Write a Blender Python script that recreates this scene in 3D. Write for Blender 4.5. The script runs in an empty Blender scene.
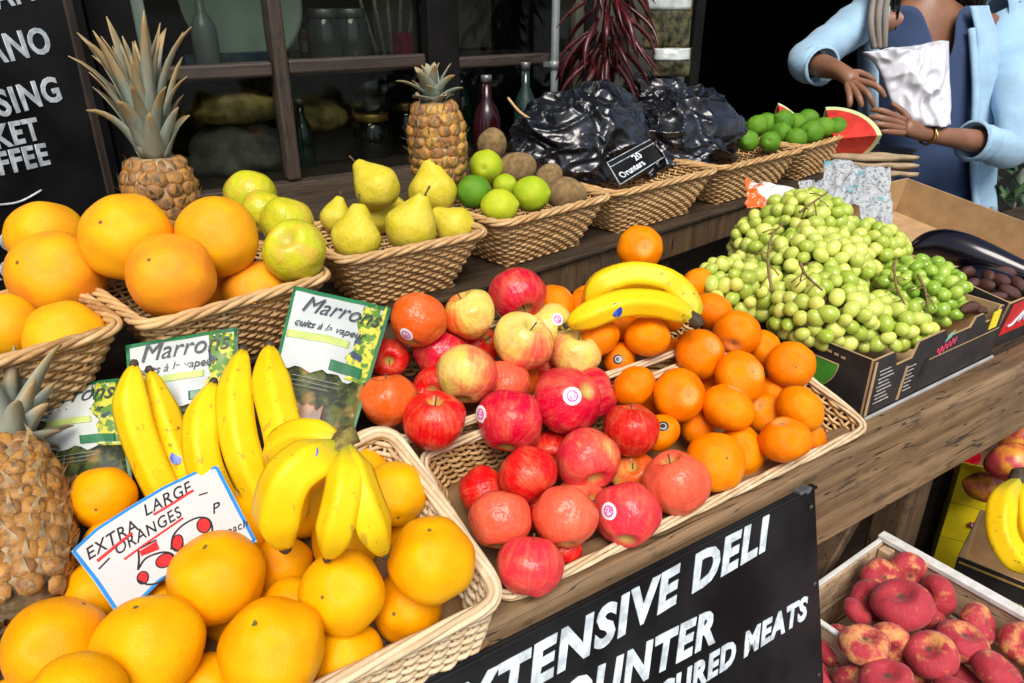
import bpy, bmesh, math, random
import numpy as np
from mathutils import Vector, Matrix, Quaternion, noise as mnoise
rng = random.Random(7)
S = bpy.context.scene
C = S.collection

# ------------------------------------------------------------------ camera model and helpers
FPX = 750.0
PIT = math.radians(25); AZ = math.radians(33)
CAM = Vector((0, 0, 1.5))
H_ = Vector((math.sin(AZ), math.cos(AZ), 0))
RT = Vector((math.cos(AZ), -math.sin(AZ), 0))
FW = H_*math.cos(PIT) + Vector((0, 0, -math.sin(PIT)))
UP = H_*math.sin(PIT) + Vector((0, 0, math.cos(PIT)))

def ray(px, py): return FW + RT*((px-512)/FPX) + UP*((341.5-py)/FPX)
def atZ(px, py, z): v = ray(px, py); return CAM + v*((z-CAM.z)/v.z)
def atY(px, py, y): v = ray(px, py); return CAM + v*((y-CAM.y)/v.y)
def atD(px, py, dep): return CAM + ray(px, py)*dep
KT = 0.47
TN = Vector((0, -KT, 1)).normalized()          # normal of the sloping display board
TV = Vector((0, 1, KT)).normalized()           # up the slope
T0 = Vector((0, .52, .9))
def atT(px, py, off=0): v = ray(px, py); return CAM + v*(((T0+TN*off-CAM).dot(TN))/v.dot(TN))
def tilt(x, v, off=0): return Vector((x, T0.y, T0.z)) + TV*v + TN*off
def dep(p): return (p-CAM).dot(FW)

# ------------------------------------------------------------------ materials
def mat(name):
    m = bpy.data.materials.new(name); m.use_nodes = True
    nt = m.node_tree; b = nt.nodes['Principled BSDF']
    return m, nt, b
def nd(nt, typ, **kw):
    n = nt.nodes.new(typ)
    for k, v in kw.items():
        if k in n.inputs.keys(): n.inputs[k].default_value = v
        else: setattr(n, k, v)
    return n
def lk(nt, a, b): nt.links.new(a, b)
def rgba(c): return (c[0], c[1], c[2], 1)
def mixc(nt, fac, a, b):
    n = nt.nodes.new('ShaderNodeMix'); n.data_type = 'RGBA'
    for s, v in ((n.inputs[0], fac), (n.inputs[6], a), (n.inputs[7], b)):
        if hasattr(v, 'links'): lk(nt, v, s)
        elif isinstance(v, (int, float)): s.default_value = v
        else: s.default_value = rgba(v)
    return n.outputs[2]
def math_(nt, op, a, b=None, c=None, clamp=False):
    n = nt.nodes.new('ShaderNodeMath'); n.operation = op; n.use_clamp = clamp
    for i, v in enumerate((a, b, c)):
        if v is None: continue
        if hasattr(v, 'links'): lk(nt, v, n.inputs[i])
        else: n.inputs[i].default_value = v
    return n.outputs[0]
def sstep(nt, v, lo, hi, to0=0., to1=1.):
    n = nt.nodes.new('ShaderNodeMapRange'); n.interpolation_type = 'SMOOTHSTEP'
    lk(nt, v, n.inputs[0]); n.inputs[1].default_value = lo; n.inputs[2].default_value = hi
    n.inputs[3].default_value = to0; n.inputs[4].default_value = to1
    return n.outputs[0]
def objco(nt, scale=(1, 1, 1), rand=False):
    t = nt.nodes.new('ShaderNodeTexCoord')
    m = nt.nodes.new('ShaderNodeMapping'); m.inputs['Scale'].default_value = scale
    lk(nt, t.outputs['Object'], m.inputs['Vector'])
    if rand:
        oi = nt.nodes.new('ShaderNodeObjectInfo')
        mm = math_(nt, 'MULTIPLY', oi.outputs['Random'], 37.0)
        cx = nt.nodes.new('ShaderNodeCombineXYZ')
        for i in range(3): lk(nt, mm, cx.inputs[i])
        lk(nt, cx.outputs[0], m.inputs['Location'])
    return m.outputs[0]
def noi(nt, co, scale, detail=3, rough=.55):
    n = nt.nodes.new('ShaderNodeTexNoise'); n.inputs['Scale'].default_value = scale
    n.inputs['Detail'].default_value = detail; n.inputs['Roughness'].default_value = rough
    lk(nt, co, n.inputs['Vector']); return n.outputs[0]
def bump(nt, b, h, strength=.3, dist=.002):
    n = nt.nodes.new('ShaderNodeBump'); n.inputs['Strength'].default_value = strength
    n.inputs['Distance'].default_value = dist
    lk(nt, h, n.inputs['Height']); lk(nt, n.outputs[0], b.inputs['Normal'])
def plain(name, c, rough=.5, var=.15, scale=20, metal=0, bumpd=0, spec=.5, detail=4, stretch=(1, 1, 1), c2=None):
    m, nt, b = mat(name)
    co = objco(nt, stretch)
    n = noi(nt, co, scale, detail)
    f = sstep(nt, n, .3, .7)
    c2 = c2 or tuple(min(1, x*(1+var)) for x in c)
    c1 = tuple(x*(1-var) for x in c) if c2 is None or True else c
    lk(nt, mixc(nt, f, c1, c2), b.inputs['Base Color'])
    b.inputs['Roughness'].default_value = rough; b.inputs['Metallic'].default_value = metal
    b.inputs['Specular IOR Level'].default_value = spec
    if bumpd: bump(nt, b, n, .5, bumpd)
    return m

def citrus(name, c1, c2, stem=(.12, .13, .03), rough=.30, pore=60, ring=0, bstr=.22):
    m, nt, b = mat(name)
    co = objco(nt, rand=True)
    big = noi(nt, co, 1.3, 2)
    oi = nt.nodes.new('ShaderNodeObjectInfo')
    f = math_(nt, 'ADD', math_(nt, 'MULTIPLY', oi.outputs['Random'], .7), math_(nt, 'MULTIPLY', sstep(nt, big, .3, .7), .5), clamp=True)
    col = mixc(nt, f, c1, c2)
    fl = nt.nodes.new('ShaderNodeTexVoronoi'); fl.inputs['Scale'].default_value = pore*.55; lk(nt, co, fl.inputs['Vector'])
    dots = sstep(nt, fl.outputs['Distance'], .0, .35, 1, 0)
    col = mixc(nt, math_(nt, 'MULTIPLY', dots, .14), col, tuple(x*.6 for x in c1))
    # scattered scuffs
    sc = noi(nt, co, 9, 5, .7)
    col = mixc(nt, sstep(nt, sc, .68, .78, 0, .35), col, (.55, .36, .12))
    # stem end and blossom end by position on the fruit
    raw = objco(nt)
    sp = nt.nodes.new('ShaderNodeSeparateXYZ'); lk(nt, raw, sp.inputs[0])
    rr = math_(nt, 'SQRT', math_(nt, 'ADD', math_(nt, 'POWER', sp.outputs[0], 2), math_(nt, 'POWER', sp.outputs[1], 2)))
    top = math_(nt, 'GREATER_THAN', sp.outputs[2], .4)
    bot = math_(nt, 'LESS_THAN', sp.outputs[2], -.4)
    if ring:
        rg = math_(nt, 'MULTIPLY', sstep(nt, rr, ring*.55, ring, 1, 0), top)
        col = mixc(nt, math_(nt, 'MULTIPLY', rg, .22), col, (.9, .62, .3))
    rr2 = math_(nt, 'ADD', rr, math_(nt, 'MULTIPLY_ADD', noi(nt, co, 14, 2), .10, -.05))
    st = math_(nt, 'MULTIPLY', sstep(nt, rr2, .035, .075, 1, 0), top)
    col = mixc(nt, st, col, stem)
    bt = math_(nt, 'MULTIPLY', sstep(nt, rr, .02, .07, 1, 0), bot)
    col = mixc(nt, bt, col, (.16, .09, .03))
    lk(nt, col, b.inputs['Base Color'])
    b.inputs['Roughness'].default_value = rough
    b.inputs['Specular IOR Level'].default_value = .17
    v = nt.nodes.new('ShaderNodeTexVoronoi'); v.inputs['Scale'].default_value = pore; lk(nt, co, v.inputs['Vector'])
    h = math_(nt, 'ADD', math_(nt, 'MULTIPLY', v.outputs['Distance'], 1.), math_(nt, 'MULTIPLY', big, 6))
    bump(nt, b, h, bstr, .012)
    return m

def apple_mat(name, yellow=(.82, .55, .16), green=(.66, .56, .10)):
    m, nt, b = mat(name)
    oi = nt.nodes.new('ShaderNodeObjectInfo')
    raw = objco(nt); co = objco(nt, rand=True)
    sp = nt.nodes.new('ShaderNodeSeparateXYZ'); lk(nt, raw, sp.inputs[0])
    ang = math_(nt, 'ARCTAN2', sp.outputs[1], sp.outputs[0])
    cx = nt.nodes.new('ShaderNodeCombineXYZ')
    lk(nt, math_(nt, 'MULTIPLY', math_(nt, 'SINE', ang), 7), cx.inputs[0]); lk(nt, math_(nt, 'MULTIPLY', math_(nt, 'COSINE', ang), 7), cx.inputs[1])
    lk(nt, math_(nt, 'MULTIPLY_ADD', sp.outputs[2], .8, math_(nt, 'MULTIPLY', oi.outputs['Random'], 40)), cx.inputs[2])
    streak = noi(nt, cx.outputs[0], 1.0, 5, .6)
    blot = noi(nt, co, 1.5, 3)
    a = math_(nt, 'MULTIPLY_ADD', oi.outputs['Alpha'], 2.4, -1.0)
    f = math_(nt, 'ADD', a, math_(nt, 'MULTIPLY', sp.outputs[0], .55))
    f = math_(nt, 'ADD', f, math_(nt, 'MULTIPLY_ADD', blot, 1.3, -.65))
    f = math_(nt, 'ADD', f, math_(nt, 'MULTIPLY_ADD', streak, .8, -.4))
    blush = sstep(nt, f, -.35, .45)
    yel = mixc(nt, sstep(nt, noi(nt, co, 2.2, 2), .35, .65), yellow, green)
    red = mixc(nt, sstep(nt, math_(nt, 'ADD', math_(nt, 'MULTIPLY', streak, .4), math_(nt, 'MULTIPLY', blot, .6)), .42, .66, 0, .45), oi.outputs['Color'], (.74, .20, .08))
    col = mixc(nt, blush, yel, red)
    v = nt.nodes.new('ShaderNodeTexVoronoi'); v.inputs['Scale'].default_value = 11; lk(nt, co, v.inputs['Vector'])
    col = mixc(nt, sstep(nt, v.outputs['Distance'], .05, .12, .5, 0), col, (.85, .66, .40))
    rr = math_(nt, 'SQRT', math_(nt, 'ADD', math_(nt, 'POWER', sp.outputs[0], 2), math_(nt, 'POWER', sp.outputs[1], 2)))
    pole = sstep(nt, math_(nt, 'ADD', rr, math_(nt, 'MULTIPLY_ADD', streak, .35, -.17)), .12, .34, .8, 0)
    col = mixc(nt, pole, col, (.50, .42, .10))
    lk(nt, col, b.inputs['Base Color'])
    lk(nt, sstep(nt, blot, .3, .7, .17, .30), b.inputs['Roughness'])
    b.inputs['Specular IOR Level'].default_value = .30
    bump(nt, b, math_(nt, 'ADD', blot, math_(nt, 'MULTIPLY', streak, .15)), .2, .03)
    return m

def wood(name, c1, c2, axis=0, rough=.6, scale=1.):
    m, nt, b = mat(name)
    st = [22*scale]*3; st[axis] = 1.3*scale
    co = objco(nt, tuple(st))
    g = noi(nt, co, 2.2, 6, .65)
    co2 = objco(nt, (1, 1, 1))
    pat = noi(nt, co2, 5*scale, 4, .6)
    col = mixc(nt, sstep(nt, g, .32, .68), c1, c2)
    col = mixc(nt, sstep(nt, pat, .5, .72, 0, .6), col, tuple(x*.45 for x in c1))
    sc = noi(nt, objco(nt, tuple(x*2 for x in st)), 4, 3)
    col = mixc(nt, sstep(nt, sc, .66, .75, 0, .5), col, tuple(min(1, x*1.9) for x in c2))
    stn = noi(nt, objco(nt, (3, 9, 9)), 3.1, 5, .7)
    col = mixc(nt, sstep(nt, stn, .56, .66, 0, .55), col, (c1[0]*.35, c1[1]*.33, c1[2]*.3))
    crk = noi(nt, objco(nt, tuple(x*1.6 for x in st)), 1.7, 2, .4)
    col = mixc(nt, math_(nt, 'MULTIPLY', sstep(nt, crk, .485, .5), sstep(nt, crk, .5, .515, 1, 0)), col, (.015, .01, .006))
    lk(nt, col, b.inputs['Base Color'])
    lk(nt, sstep(nt, pat, .3, .7, rough-.12, rough+.12), b.inputs['Roughness'])
    bump(nt, b, g, .5, .002)
    return m

def wicker(name, c1, c2, c3):
    m, nt, b = mat(name)
    ge = nt.nodes.new('ShaderNodeNewGeometry')
    co = objco(nt)
    n = noi(nt, co, 60, 4, .7); n2 = noi(nt, co, 17, 4, .7)
    col = mixc(nt, ge.outputs['Random Per Island'], c1, c2)
    col = mixc(nt, sstep(nt, n, .45, .75, 0, .7), col, c3)
    col = mixc(nt, sstep(nt, n2, .5, .72, 0, .45), col, tuple(x*.5 for x in c3))
    lk(nt, col, b.inputs['Base Color'])
    b.inputs['Roughness'].default_value = .55; b.inputs['Specular IOR Level'].default_value = .3
    bump(nt, b, n, .4, .001)
    return m

M = {}
M['orange'] = citrus('orange_peel', (.90, .31, .001), (.91, .46, .002), pore=46)
M['orange_pot'] = citrus('grapefruit_peel', (.88, .25, .022), (.92, .45, .008), pore=52, stem=(.2, .16, .06))
M['tang'] = citrus('tangerine_peel', (.90, .17, .0), (.92, .27, .0), pore=36, ring=.42, stem=(.30, .22, .07), bstr=.3)
M['lime'] = citrus('lime_peel', (.30, .45, .015), (.50, .55, .025), pore=40, stem=(.3, .28, .08))
M['limed'] = citrus('dark_lime_peel', (.07, .21, .015), (.13, .29, .02), pore=40, stem=(.3, .28, .08))
M['apple'] = apple_mat('apple_skin')
M['gapple'] = apple_mat('golden_apple_skin', (.60, .52, .02), (.48, .50, .02))

def pear_mat():
    m, nt, b = mat('pear_skin')
    co = objco(nt, rand=True)
    n = noi(nt, co, 1.6, 3); r = noi(nt, co, 7, 5, .75)
    col = mixc(nt, sstep(nt, n, .3, .7), (.58, .48, .025), (.66, .55, .06))
    col = mixc(nt, sstep(nt, r, .54, .70, 0, .6), col, (.34, .22, .04))
    v = nt.nodes.new('ShaderNodeTexVoronoi'); v.inputs['Scale'].default_value = 16; lk(nt, co, v.inputs['Vector'])
    col = mixc(nt, sstep(nt, v.outputs['Distance'], .05, .16, .6, 0), col, (.25, .2, .04))
    lk(nt, col, b.inputs['Base Color']); b.inputs['Roughness'].default_value = .42; b.inputs['Specular IOR Level'].default_value = .2
    bump(nt, b, math_(nt, 'ADD', n, math_(nt, 'MULTIPLY', r, .2)), .2, .03)
    return m
M['pear'] = pear_mat()
def banana_mat():
    m, nt, b = mat('banana_skin')
    co = objco(nt, rand=True)
    n = noi(nt, co, 14, 3); r = noi(nt, co, 150, 4, .7); s = noi(nt, co, 45, 5, .75)
    at = nt.nodes.new('ShaderNodeAttribute'); at.attribute_name = 'along'
    col = mixc(nt, sstep(nt, n, .3, .7), (.82, .50, .003), (.86, .60, .012))
    e = sstep(nt, at.outputs['Fac'], .66, .95, 0, .75)
    col = mixc(nt, e, col, (.42, .46, .04))
    col = mixc(nt, sstep(nt, noi(nt, objco(nt, (40, 40, 9), True), 3, 3), .63, .70, 0, .5), col, (.30, .17, .03)); col = mixc(nt, sstep(nt, s, .62, .68, 0, .8), col, (.14, .07, .015))
    col = mixc(nt, sstep(nt, r, .70, .76, 0, .5), col, (.35, .2, .03))
    lk(nt, col, b.inputs['Base Color']); b.inputs['Roughness'].default_value = .40; b.inputs['Specular IOR Level'].default_value = .2
    bump(nt, b, n, .25, .004)
    return m
M['banana'] = banana_mat()
M['bstalk'] = plain('banana_stalk', (.13, .085, .03), .8, .5, 90, bumpd=.001, c2=(.30, .24, .05)); M['bantip'] = plain('banana_tip', (.055, .035, .02), .8, .4, 120, bumpd=.001)
M['stem'] = plain('fruit_stem', (.10, .06, .025), .8, .4, 200)
def kiwi_mat():
    m, nt, b = mat('kiwi_skin'); co = objco(nt, rand=True)
    n = noi(nt, co, 3, 4); f = noi(nt, co, 60, 3)
    lk(nt, mixc(nt, sstep(nt, n, .3, .7), (.20, .12, .045), (.36, .24, .10)), b.inputs['Base Color'])
    b.inputs['Roughness'].default_value = .9; bump(nt, b, f, .5, .02); return m
M['kiwi'] = kiwi_mat()
def peach_mat():
    m, nt, b = mat('flat_peach_skin'); co = objco(nt, rand=True)
    n = noi(nt, co, 1.3, 4, .65); s = noi(nt, co, 7, 5, .7); f = noi(nt, co, 80, 2)
    oi = nt.nodes.new('ShaderNodeObjectInfo')
    col = mixc(nt, sstep(nt, math_(nt, 'ADD', n, math_(nt, 'MULTIPLY_ADD', oi.outputs['Random'], .2, -.1)), .50, .72), (.43, .022, .038), (.74, .32, .10))
    col = mixc(nt, sstep(nt, s, .55, .72, 0, .65), col, (.17, .013, .028))
    raw = objco(nt); sp = nt.nodes.new('ShaderNodeSeparateXYZ'); lk(nt, raw, sp.inputs[0])
    rr = math_(nt, 'SQRT', math_(nt, 'ADD', math_(nt, 'POWER', sp.outputs[0], 2), math_(nt, 'POWER', sp.outputs[1], 2)))
    col = mixc(nt, sstep(nt, rr, .06, .2, .9, 0), col, (.09, .05, .03))
    lk(nt, col, b.inputs['Base Color']); b.inputs['Roughness'].default_value = .6
    b.inputs['Sheen Weight'].default_value = .12; b.inputs['Sheen Roughness'].default_value = .5
    bump(nt, b, math_(nt, 'ADD', math_(nt, 'MULTIPLY', n, 3), math_(nt, 'MULTIPLY', f, .3)), .3, .03); return m
M['peach'] = peach_mat()
def grape_mat(nm='white_grape_skin', ca=None, cb=None):
    m, nt, b = mat(nm); co = objco(nt, rand=True)
    oi = nt.nodes.new('ShaderNodeObjectInfo')
    n = noi(nt, co, 1.5, 3)
    f = math_(nt, 'ADD', math_(nt, 'MULTIPLY', oi.outputs['Random'], .9), math_(nt, 'MULTIPLY', n, .3), clamp=True)
    col = mixc(nt, f, ca or (.27, .40, .025), cb or (.64, .67, .16))
    col = mixc(nt, sstep(nt, noi(nt, co, 3.1, 4), .55, .75, 0, .45), col, (.70, .72, .45))
    raw = objco(nt); sp = nt.nodes.new('ShaderNodeSeparateXYZ'); lk(nt, raw, sp.inputs[0])
    col = mixc(nt, sstep(nt, sp.outputs[2], -1.19, -1.155, .7, 0), col, (.25, .18, .05))
    lk(nt, col, b.inputs['Base Color'])
    lk(nt, sstep(nt, n, .3, .7, .14, .30), b.inputs['Roughness'])
    b.inputs['Subsurface Weight'].default_value = .85
    b.inputs['Subsurface Radius'].default_value = (.8, .9, .3); b.inputs['Subsurface Scale'].default_value = .014
    return m
M['grape'] = grape_mat(); M['grape2'] = grape_mat('green_grape_skin', (.18, .34, .02), (.40, .54, .08))
M['grapestem'] = plain('grape_stalk', (.20, .13, .05), .75, .4, 150, bumpd=.001)
M['wick'] = wicker('rear_wicker', (.36, .19, .065), (.64, .41, .18), (.74, .53, .28))
M['wickp'] = wicker('pale_wicker', (.50, .36, .20), (.70, .56, .36), (.80, .68, .48))
M['beam'] = wood('weathered_beam', (.13, .075, .034), (.26, .165, .082), 0)
M['beamy'] = wood('weathered_post', (.065, .038, .019), (.13, .078, .038), 2)
M['shelfw'] = wood('dark_shelf_wood', (.032, .021, .013), (.075, .048, .026), 0)
M['blackp'] = plain('black_board_paint', (.009, .009, .010), .55, .75, 7, bumpd=.0006, spec=.2, detail=8)
M['white'] = plain('white_sign_paint', (.60, .68, .72), .75, .32, 55, detail=7)
M['card'] = plain('price_card', (.58, .545, .53), .55, .04, 12)
M['blue'] = plain('blue_edge', (.01, .22, .60), .5, .1, 60)
M['ink'] = plain('black_marker', (.012, .011, .012), .6, .1, 60)
M['redink'] = plain('red_marker', (.70, .012, .012), .55, .12, 90)
# ------------------------------------------------------------------ mesh builder
class MB:
    def __init__(s): s.v = []; s.f = []; s.n = 0; s.sm = []; s.at = []
    def add(s, verts, faces, smooth=True, att=None):
        verts = np.asarray(verts, float).reshape(-1, 3)
        o = s.n; s.v.append(verts); s.n += len(verts)
        s.f += [tuple(i+o for i in f) for f in faces]; s.sm += [smooth]*len(faces)
        s.at.append(np.zeros(len(verts)) if att is None else np.asarray(att, float))
        return s
    def box(s, c, sz, rot=None):
        c = Vector(c); h = [x/2 for x in sz]
        vs = []
        for i in range(8):
            p = Vector((h[0]*(1 if i & 1 else -1), h[1]*(1 if i & 2 else -1), h[2]*(1 if i & 4 else -1)))
            if rot is not None: p = rot @ p
            vs.append(tuple(c+p))
        return s.add(vs, [(0, 2, 3, 1), (4, 5, 7, 6), (0, 1, 5, 4), (2, 6, 7, 3), (0, 4, 6, 2), (1, 3, 7, 5)], False)
    def hexa(s, b4, t4):
        "box from 4 bottom and 4 top corners (counter-clockwise seen from above)"
        return s.add([tuple(p) for p in list(b4)+list(t4)], [(3, 2, 1, 0), (4, 5, 6, 7), (0, 1, 5, 4), (1, 2, 6, 5), (2, 3, 7, 6), (3, 0, 4, 7)], False)
    def bar(s, a, b, w, t, side=Vector((0, 0, 1))):
        a = Vector(a); b = Vector(b); d = (b-a).normalized(); u = d.cross(side).normalized(); v = u.cross(d)
        q = lambda p: [p-u*w/2-v*t/2, p+u*w/2-v*t/2, p+u*w/2+v*t/2, p-u*w/2+v*t/2]
        return s.hexa(q(a), q(b))
    def tube(s, pts, r, n=6, closed=False, cap=True, prof=None, up=None):
        P = np.asarray([tuple(p) for p in pts], float); N = len(P)
        r = np.full(N, r) if np.isscalar(r) else np.asarray(r, float)
        if closed: Tn = np.roll(P, -1, 0)-np.roll(P, 1, 0)
        else: Tn = np.gradient(P, axis=0)
        Tn /= np.linalg.norm(Tn, axis=1)[:, None]+1e-12
        a = np.asarray(up, float) if up is not None else (np.array([0, 0, 1.]) if abs(Tn[0, 2]) < .9 else np.array([1., 0, 0]))
        u = a-Tn[0]*a.dot(Tn[0]); u /= np.linalg.norm(u)
        U = np.zeros_like(P)
        for i in range(N):
            u = u-Tn[i]*u.dot(Tn[i]); u /= np.linalg.norm(u)+1e-12; U[i] = u
        V = np.cross(Tn, U)
        ang = np.arange(n)*2*math.pi/n
        pr = np.ones(n) if prof is None else np.asarray([prof(t) for t in ang])
        vs = P[:, None, :]+r[:, None, None]*(U[:, None, :]*(np.cos(ang)*pr)[None, :, None]+V[:, None, :]*(np.sin(ang)*pr)[None, :, None])
        fs = []
        for i in range(N if closed else N-1):
            j = (i+1) % N
            for k in range(n):
                l = (k+1) % n
                fs.append((i*n+k, i*n+l, j*n+l, j*n+k))
        if cap and not closed:
            fs.append(tuple(range(n-1, -1, -1))); fs.append(tuple((N-1)*n+k for k in range(n)))
        return s.add(vs.reshape(-1, 3), fs, True, np.repeat(np.linspace(0, 1, N), n))
    def sphere(s, c, r, nu=12, nv=8, rot=None):
        r = Vector((r, r, r)) if isinstance(r, (int, float)) else Vector(r)
        vs = []; fs = []
        for j in range(nv+1):
            th = math.pi*j/nv
            for i in range(nu):
                ph = 2*math.pi*i/nu
                p = Vector((r.x*math.sin(th)*math.cos(ph), r.y*math.sin(th)*math.sin(ph), r.z*math.cos(th)))
                if rot is not None: p = rot @ p
                vs.append(tuple(Vector(c)+p))
        for j in range(nv):
            for i in range(nu):
                k = (i+1) % nu
                fs.append((j*nu+i, (j+1)*nu+i, (j+1)*nu+k, j*nu+k))
        return s.add(vs, fs)
    def lathe(s, prof, M4, n=20, caps=True):
        "prof: list of (r,z); M4 places the z axis"
        vs = []; fs = []
        for r, z in prof:
            for i in range(n):
                a = 2*math.pi*i/n
                vs.append(tuple(M4 @ Vector((r*math.cos(a), r*math.sin(a), z))))
        for j in range(len(prof)-1):
            for i in range(n):
                k = (i+1) % n
                fs.append((j*n+i, j*n+k, (j+1)*n+k, (j+1)*n+i))
        if caps:
            fs.append(tuple(range(n-1, -1, -1))); fs.append(tuple((len(prof)-1)*n+i for i in range(n)))
        return s.add(vs, fs)
    def grid(s, fn, nu, nv, thick=0, smooth=True):
        "fn(u,v)->Vector ; optional thickness gives a closed slab"
        P = np.array([[tuple(fn(i/nu, j/nv)) for i in range(nu+1)] for j in range(nv+1)])
        du = np.gradient(P, axis=1); dv = np.gradient(P, axis=0)
        Nn = np.cross(du, dv); Nn /= np.linalg.norm(Nn, axis=2)[:, :, None]+1e-12
        W = nu+1; fs = []
        if not thick:
            for j in range(nv):
                for i in range(nu): fs.append((j*W+i, j*W+i+1, (j+1)*W+i+1, (j+1)*W+i))
            return s.add(P.reshape(-1, 3), fs, smooth)
        A = (P+Nn*thick/2).reshape(-1, 3); B = (P-Nn*thick/2).reshape(-1, 3); o = len(A)
        for j in range(nv):
            for i in range(nu):
                a, b, c, d = j*W+i, j*W+i+1, (j+1)*W+i+1, (j+1)*W+i
                fs.append((a, b, c, d)); fs.append((o+d, o+c, o+b, o+a))
        for i in range(nu):
            fs.append((i, o+i, o+i+1, i+1)); q = nv*W+i; fs.append((q+1, o+q+1, o+q, q))
        for j in range(nv):
            q = j*W; fs.append((q+W, o+q+W, o+q, q)); q = j*W+nu; fs.append((q, o+q, o+q+W, q+W))
        return s.add(np.vstack([A, B]), fs, smooth)
    def mesh(s, name, m, M4=None):
        V = np.vstack(s.v)
        if M4 is not None:
            A = np.array(M4); V = V @ A[:3, :3].T + A[:3, 3]
        me = bpy.data.meshes.new(name)
        me.from_pydata(V.tolist(), [], s.f)
        me.polygons.foreach_set('use_smooth', s.sm)
        at = me.attributes.new('along', 'FLOAT', 'POINT'); at.data.foreach_set('value', np.concatenate(s.at))
        for mm in (m if isinstance(m, (list, tuple)) else [m]): me.materials.append(mm)
        me.update(); return me

def link(name, data, parent=None):
    o = bpy.data.objects.new(name, data); C.objects.link(o)
    if parent is not None: o.parent = parent
    return o
def wm(o):
    m = o.matrix_basis.copy(); p = o.parent
    while p is not None: m = p.matrix_basis @ m; p = p.parent
    return m
def part(name, mb, m, parent, label=None):
    "a part whose builder holds WORLD coordinates"
    o = link(name, mb.mesh(name, m, wm(parent).inverted()), parent)
    if label: o['label'] = label
    return o
def tag(o, label, cat, group=None, kind=None):
    if label: o['label'] = label
    if cat: o['category'] = cat
    if group: o['group'] = group
    if kind: o['kind'] = kind
    return o
def thing(name, loc, label, cat, group=None):
    o = link(name, None); o.location = loc; o.empty_display_size = .02
    return tag(o, label, cat, group)
def solo(name, mb, m, label, cat, group=None, kind=None, loc=None):
    "one-mesh thing from world coordinates"
    loc = Vector(loc) if loc is not None else Vector(np.vstack(mb.v).mean(0))
    o = link(name, mb.mesh(name, m, Matrix.Translation(-loc))); o.location = loc
    return tag(o, label, cat, group, kind)

def basis(o, x, y, z=None):
    x = Vector(x).normalized(); z = Vector(z) if z is not None else x.cross(Vector(y)); z.normalize(); y = z.cross(x)
    m = Matrix((x, y, z)).transposed().to_4x4(); m.translation = Vector(o); return m
def axis_rot(ax, spin=0):
    q = Vector((0, 0, 1)).rotation_difference(Vector(ax).normalized())
    return q @ Quaternion((0, 0, 1), spin)

def text(name, body, m, parent, origin, ux, uy, size, align='LEFT', shear=0., bold=0., ext=.0006, space=1., sx=1., wob=0, drop=0):
    "lettering as a mesh: ux = writing direction, uy = up direction; origin on the base line"
    cu = bpy.data.curves.new(name, 'FONT'); cu.body = body; cu.size = size; cu.align_x = align
    cu.shear = shear; cu.offset = bold; cu.extrude = ext; cu.space_character = space; cu.resolution_u = 3
    tmp = bpy.data.objects.new('tmp', cu); C.objects.link(tmp)
    dg = bpy.context.evaluated_depsgraph_get(); dg.update()
    me = bpy.data.meshes.new_from_object(tmp.evaluated_get(dg))
    bpy.data.objects.remove(tmp)
    me.name = name; me.materials.clear(); me.materials.append(m)
    if wob:
        for v in me.vertices:
            v.co.x += wob*size*mnoise.noise(Vector((v.co.x/size*1.7, v.co.y/size*1.7, 1.3)))
            v.co.y += wob*size*mnoise.noise(Vector((v.co.x/size*1.3, v.co.y/size*1.7, 7.3)))
    B4 = basis(origin, ux, uy)
    me.transform(wm(parent).inverted() @ B4 @ Matrix.Diagonal((sx, 1, 1, 1)))
    return link(name, me, parent)

def crspline(pts, n):
    P = [Vector(p) for p in pts]; P = [P[0]*2-P[1]]+P+[P[-1]*2-P[-2]]
    out = []
    segs = len(P)-3
    for i in range(n+1):
        t = i/n*segs; k = min(int(t), segs-1); f = t-k
        a, b, c, d = P[k:k+4]
        out.append(.5*((2*b)+(c-a)*f+(2*a-5*b+4*c-d)*f*f+(3*b-a-3*c+d)*f**3))
    return out
def lerp(a, b, t): return a+(b-a)*t

# ------------------------------------------------------------------ fruit meshes (unit radius, stem along +z)
def fruit_mesh(name, m, fn, nu=36, nv=26, seed=0, lump=.02):
    vs = []; fs = []
    for j in range(nv+1):
        th = math.pi*j/nv
        for i in range(nu):
            ph = 2*math.pi*i/nu
            r, z = fn(th, ph)
            p = Vector((r*math.cos(ph), r*math.sin(ph), z))
            if lump: p *= 1+lump*mnoise.noise(p*1.3+Vector((seed*3.1, seed*1.7, 0)))
            vs.append(tuple(p))
    for j in range(nv):
        for i in range(nu):
            k = (i+1) % nu
            fs.append((j*nu+i, (j+1)*nu+i, (j+1)*nu+k, j*nu+k))
    me = bpy.data.meshes.new(name); me.from_pydata(vs, [], fs)
    bm = bmesh.new(); bm.from_mesh(me); bmesh.ops.remove_doubles(bm, verts=bm.verts, dist=1e-5); bm.to_mesh(me); bm.free()
    me.polygons.foreach_set('use_smooth', [True]*len(me.polygons)); me.materials.append(m); me.update()
    return me
G = math.exp
def f_orange(th, ph): return math.sin(th)*(1+.006*math.cos(5*ph)), math.cos(th)*.96-.05*G(-(th/.13)**2)+.02*G(-((math.pi-th)/.1)**2)
def f_tang(th, ph): return math.sin(th)*(1+.010*math.cos(9*ph+th)), math.cos(th)*.80-.10*G(-(th/.2)**2)+.05*G(-((th-.45)/.22)**2)+.05*G(-((math.pi-th)/.2)**2)
def f_apple(th, ph):
    r = math.sin(th)*(1+.05*math.cos(th))*(1+.022*math.cos(5*ph)*max(0, -math.cos(th)))
    return r, math.cos(th)*.93-.42*G(-(th/.27)**2)+.24*G(-((math.pi-th)/.25)**2)
def f_gapple(th, ph):
    r, z = f_apple(th, ph); return r*(.98+.03*math.cos(th)), z*1.02
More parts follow.
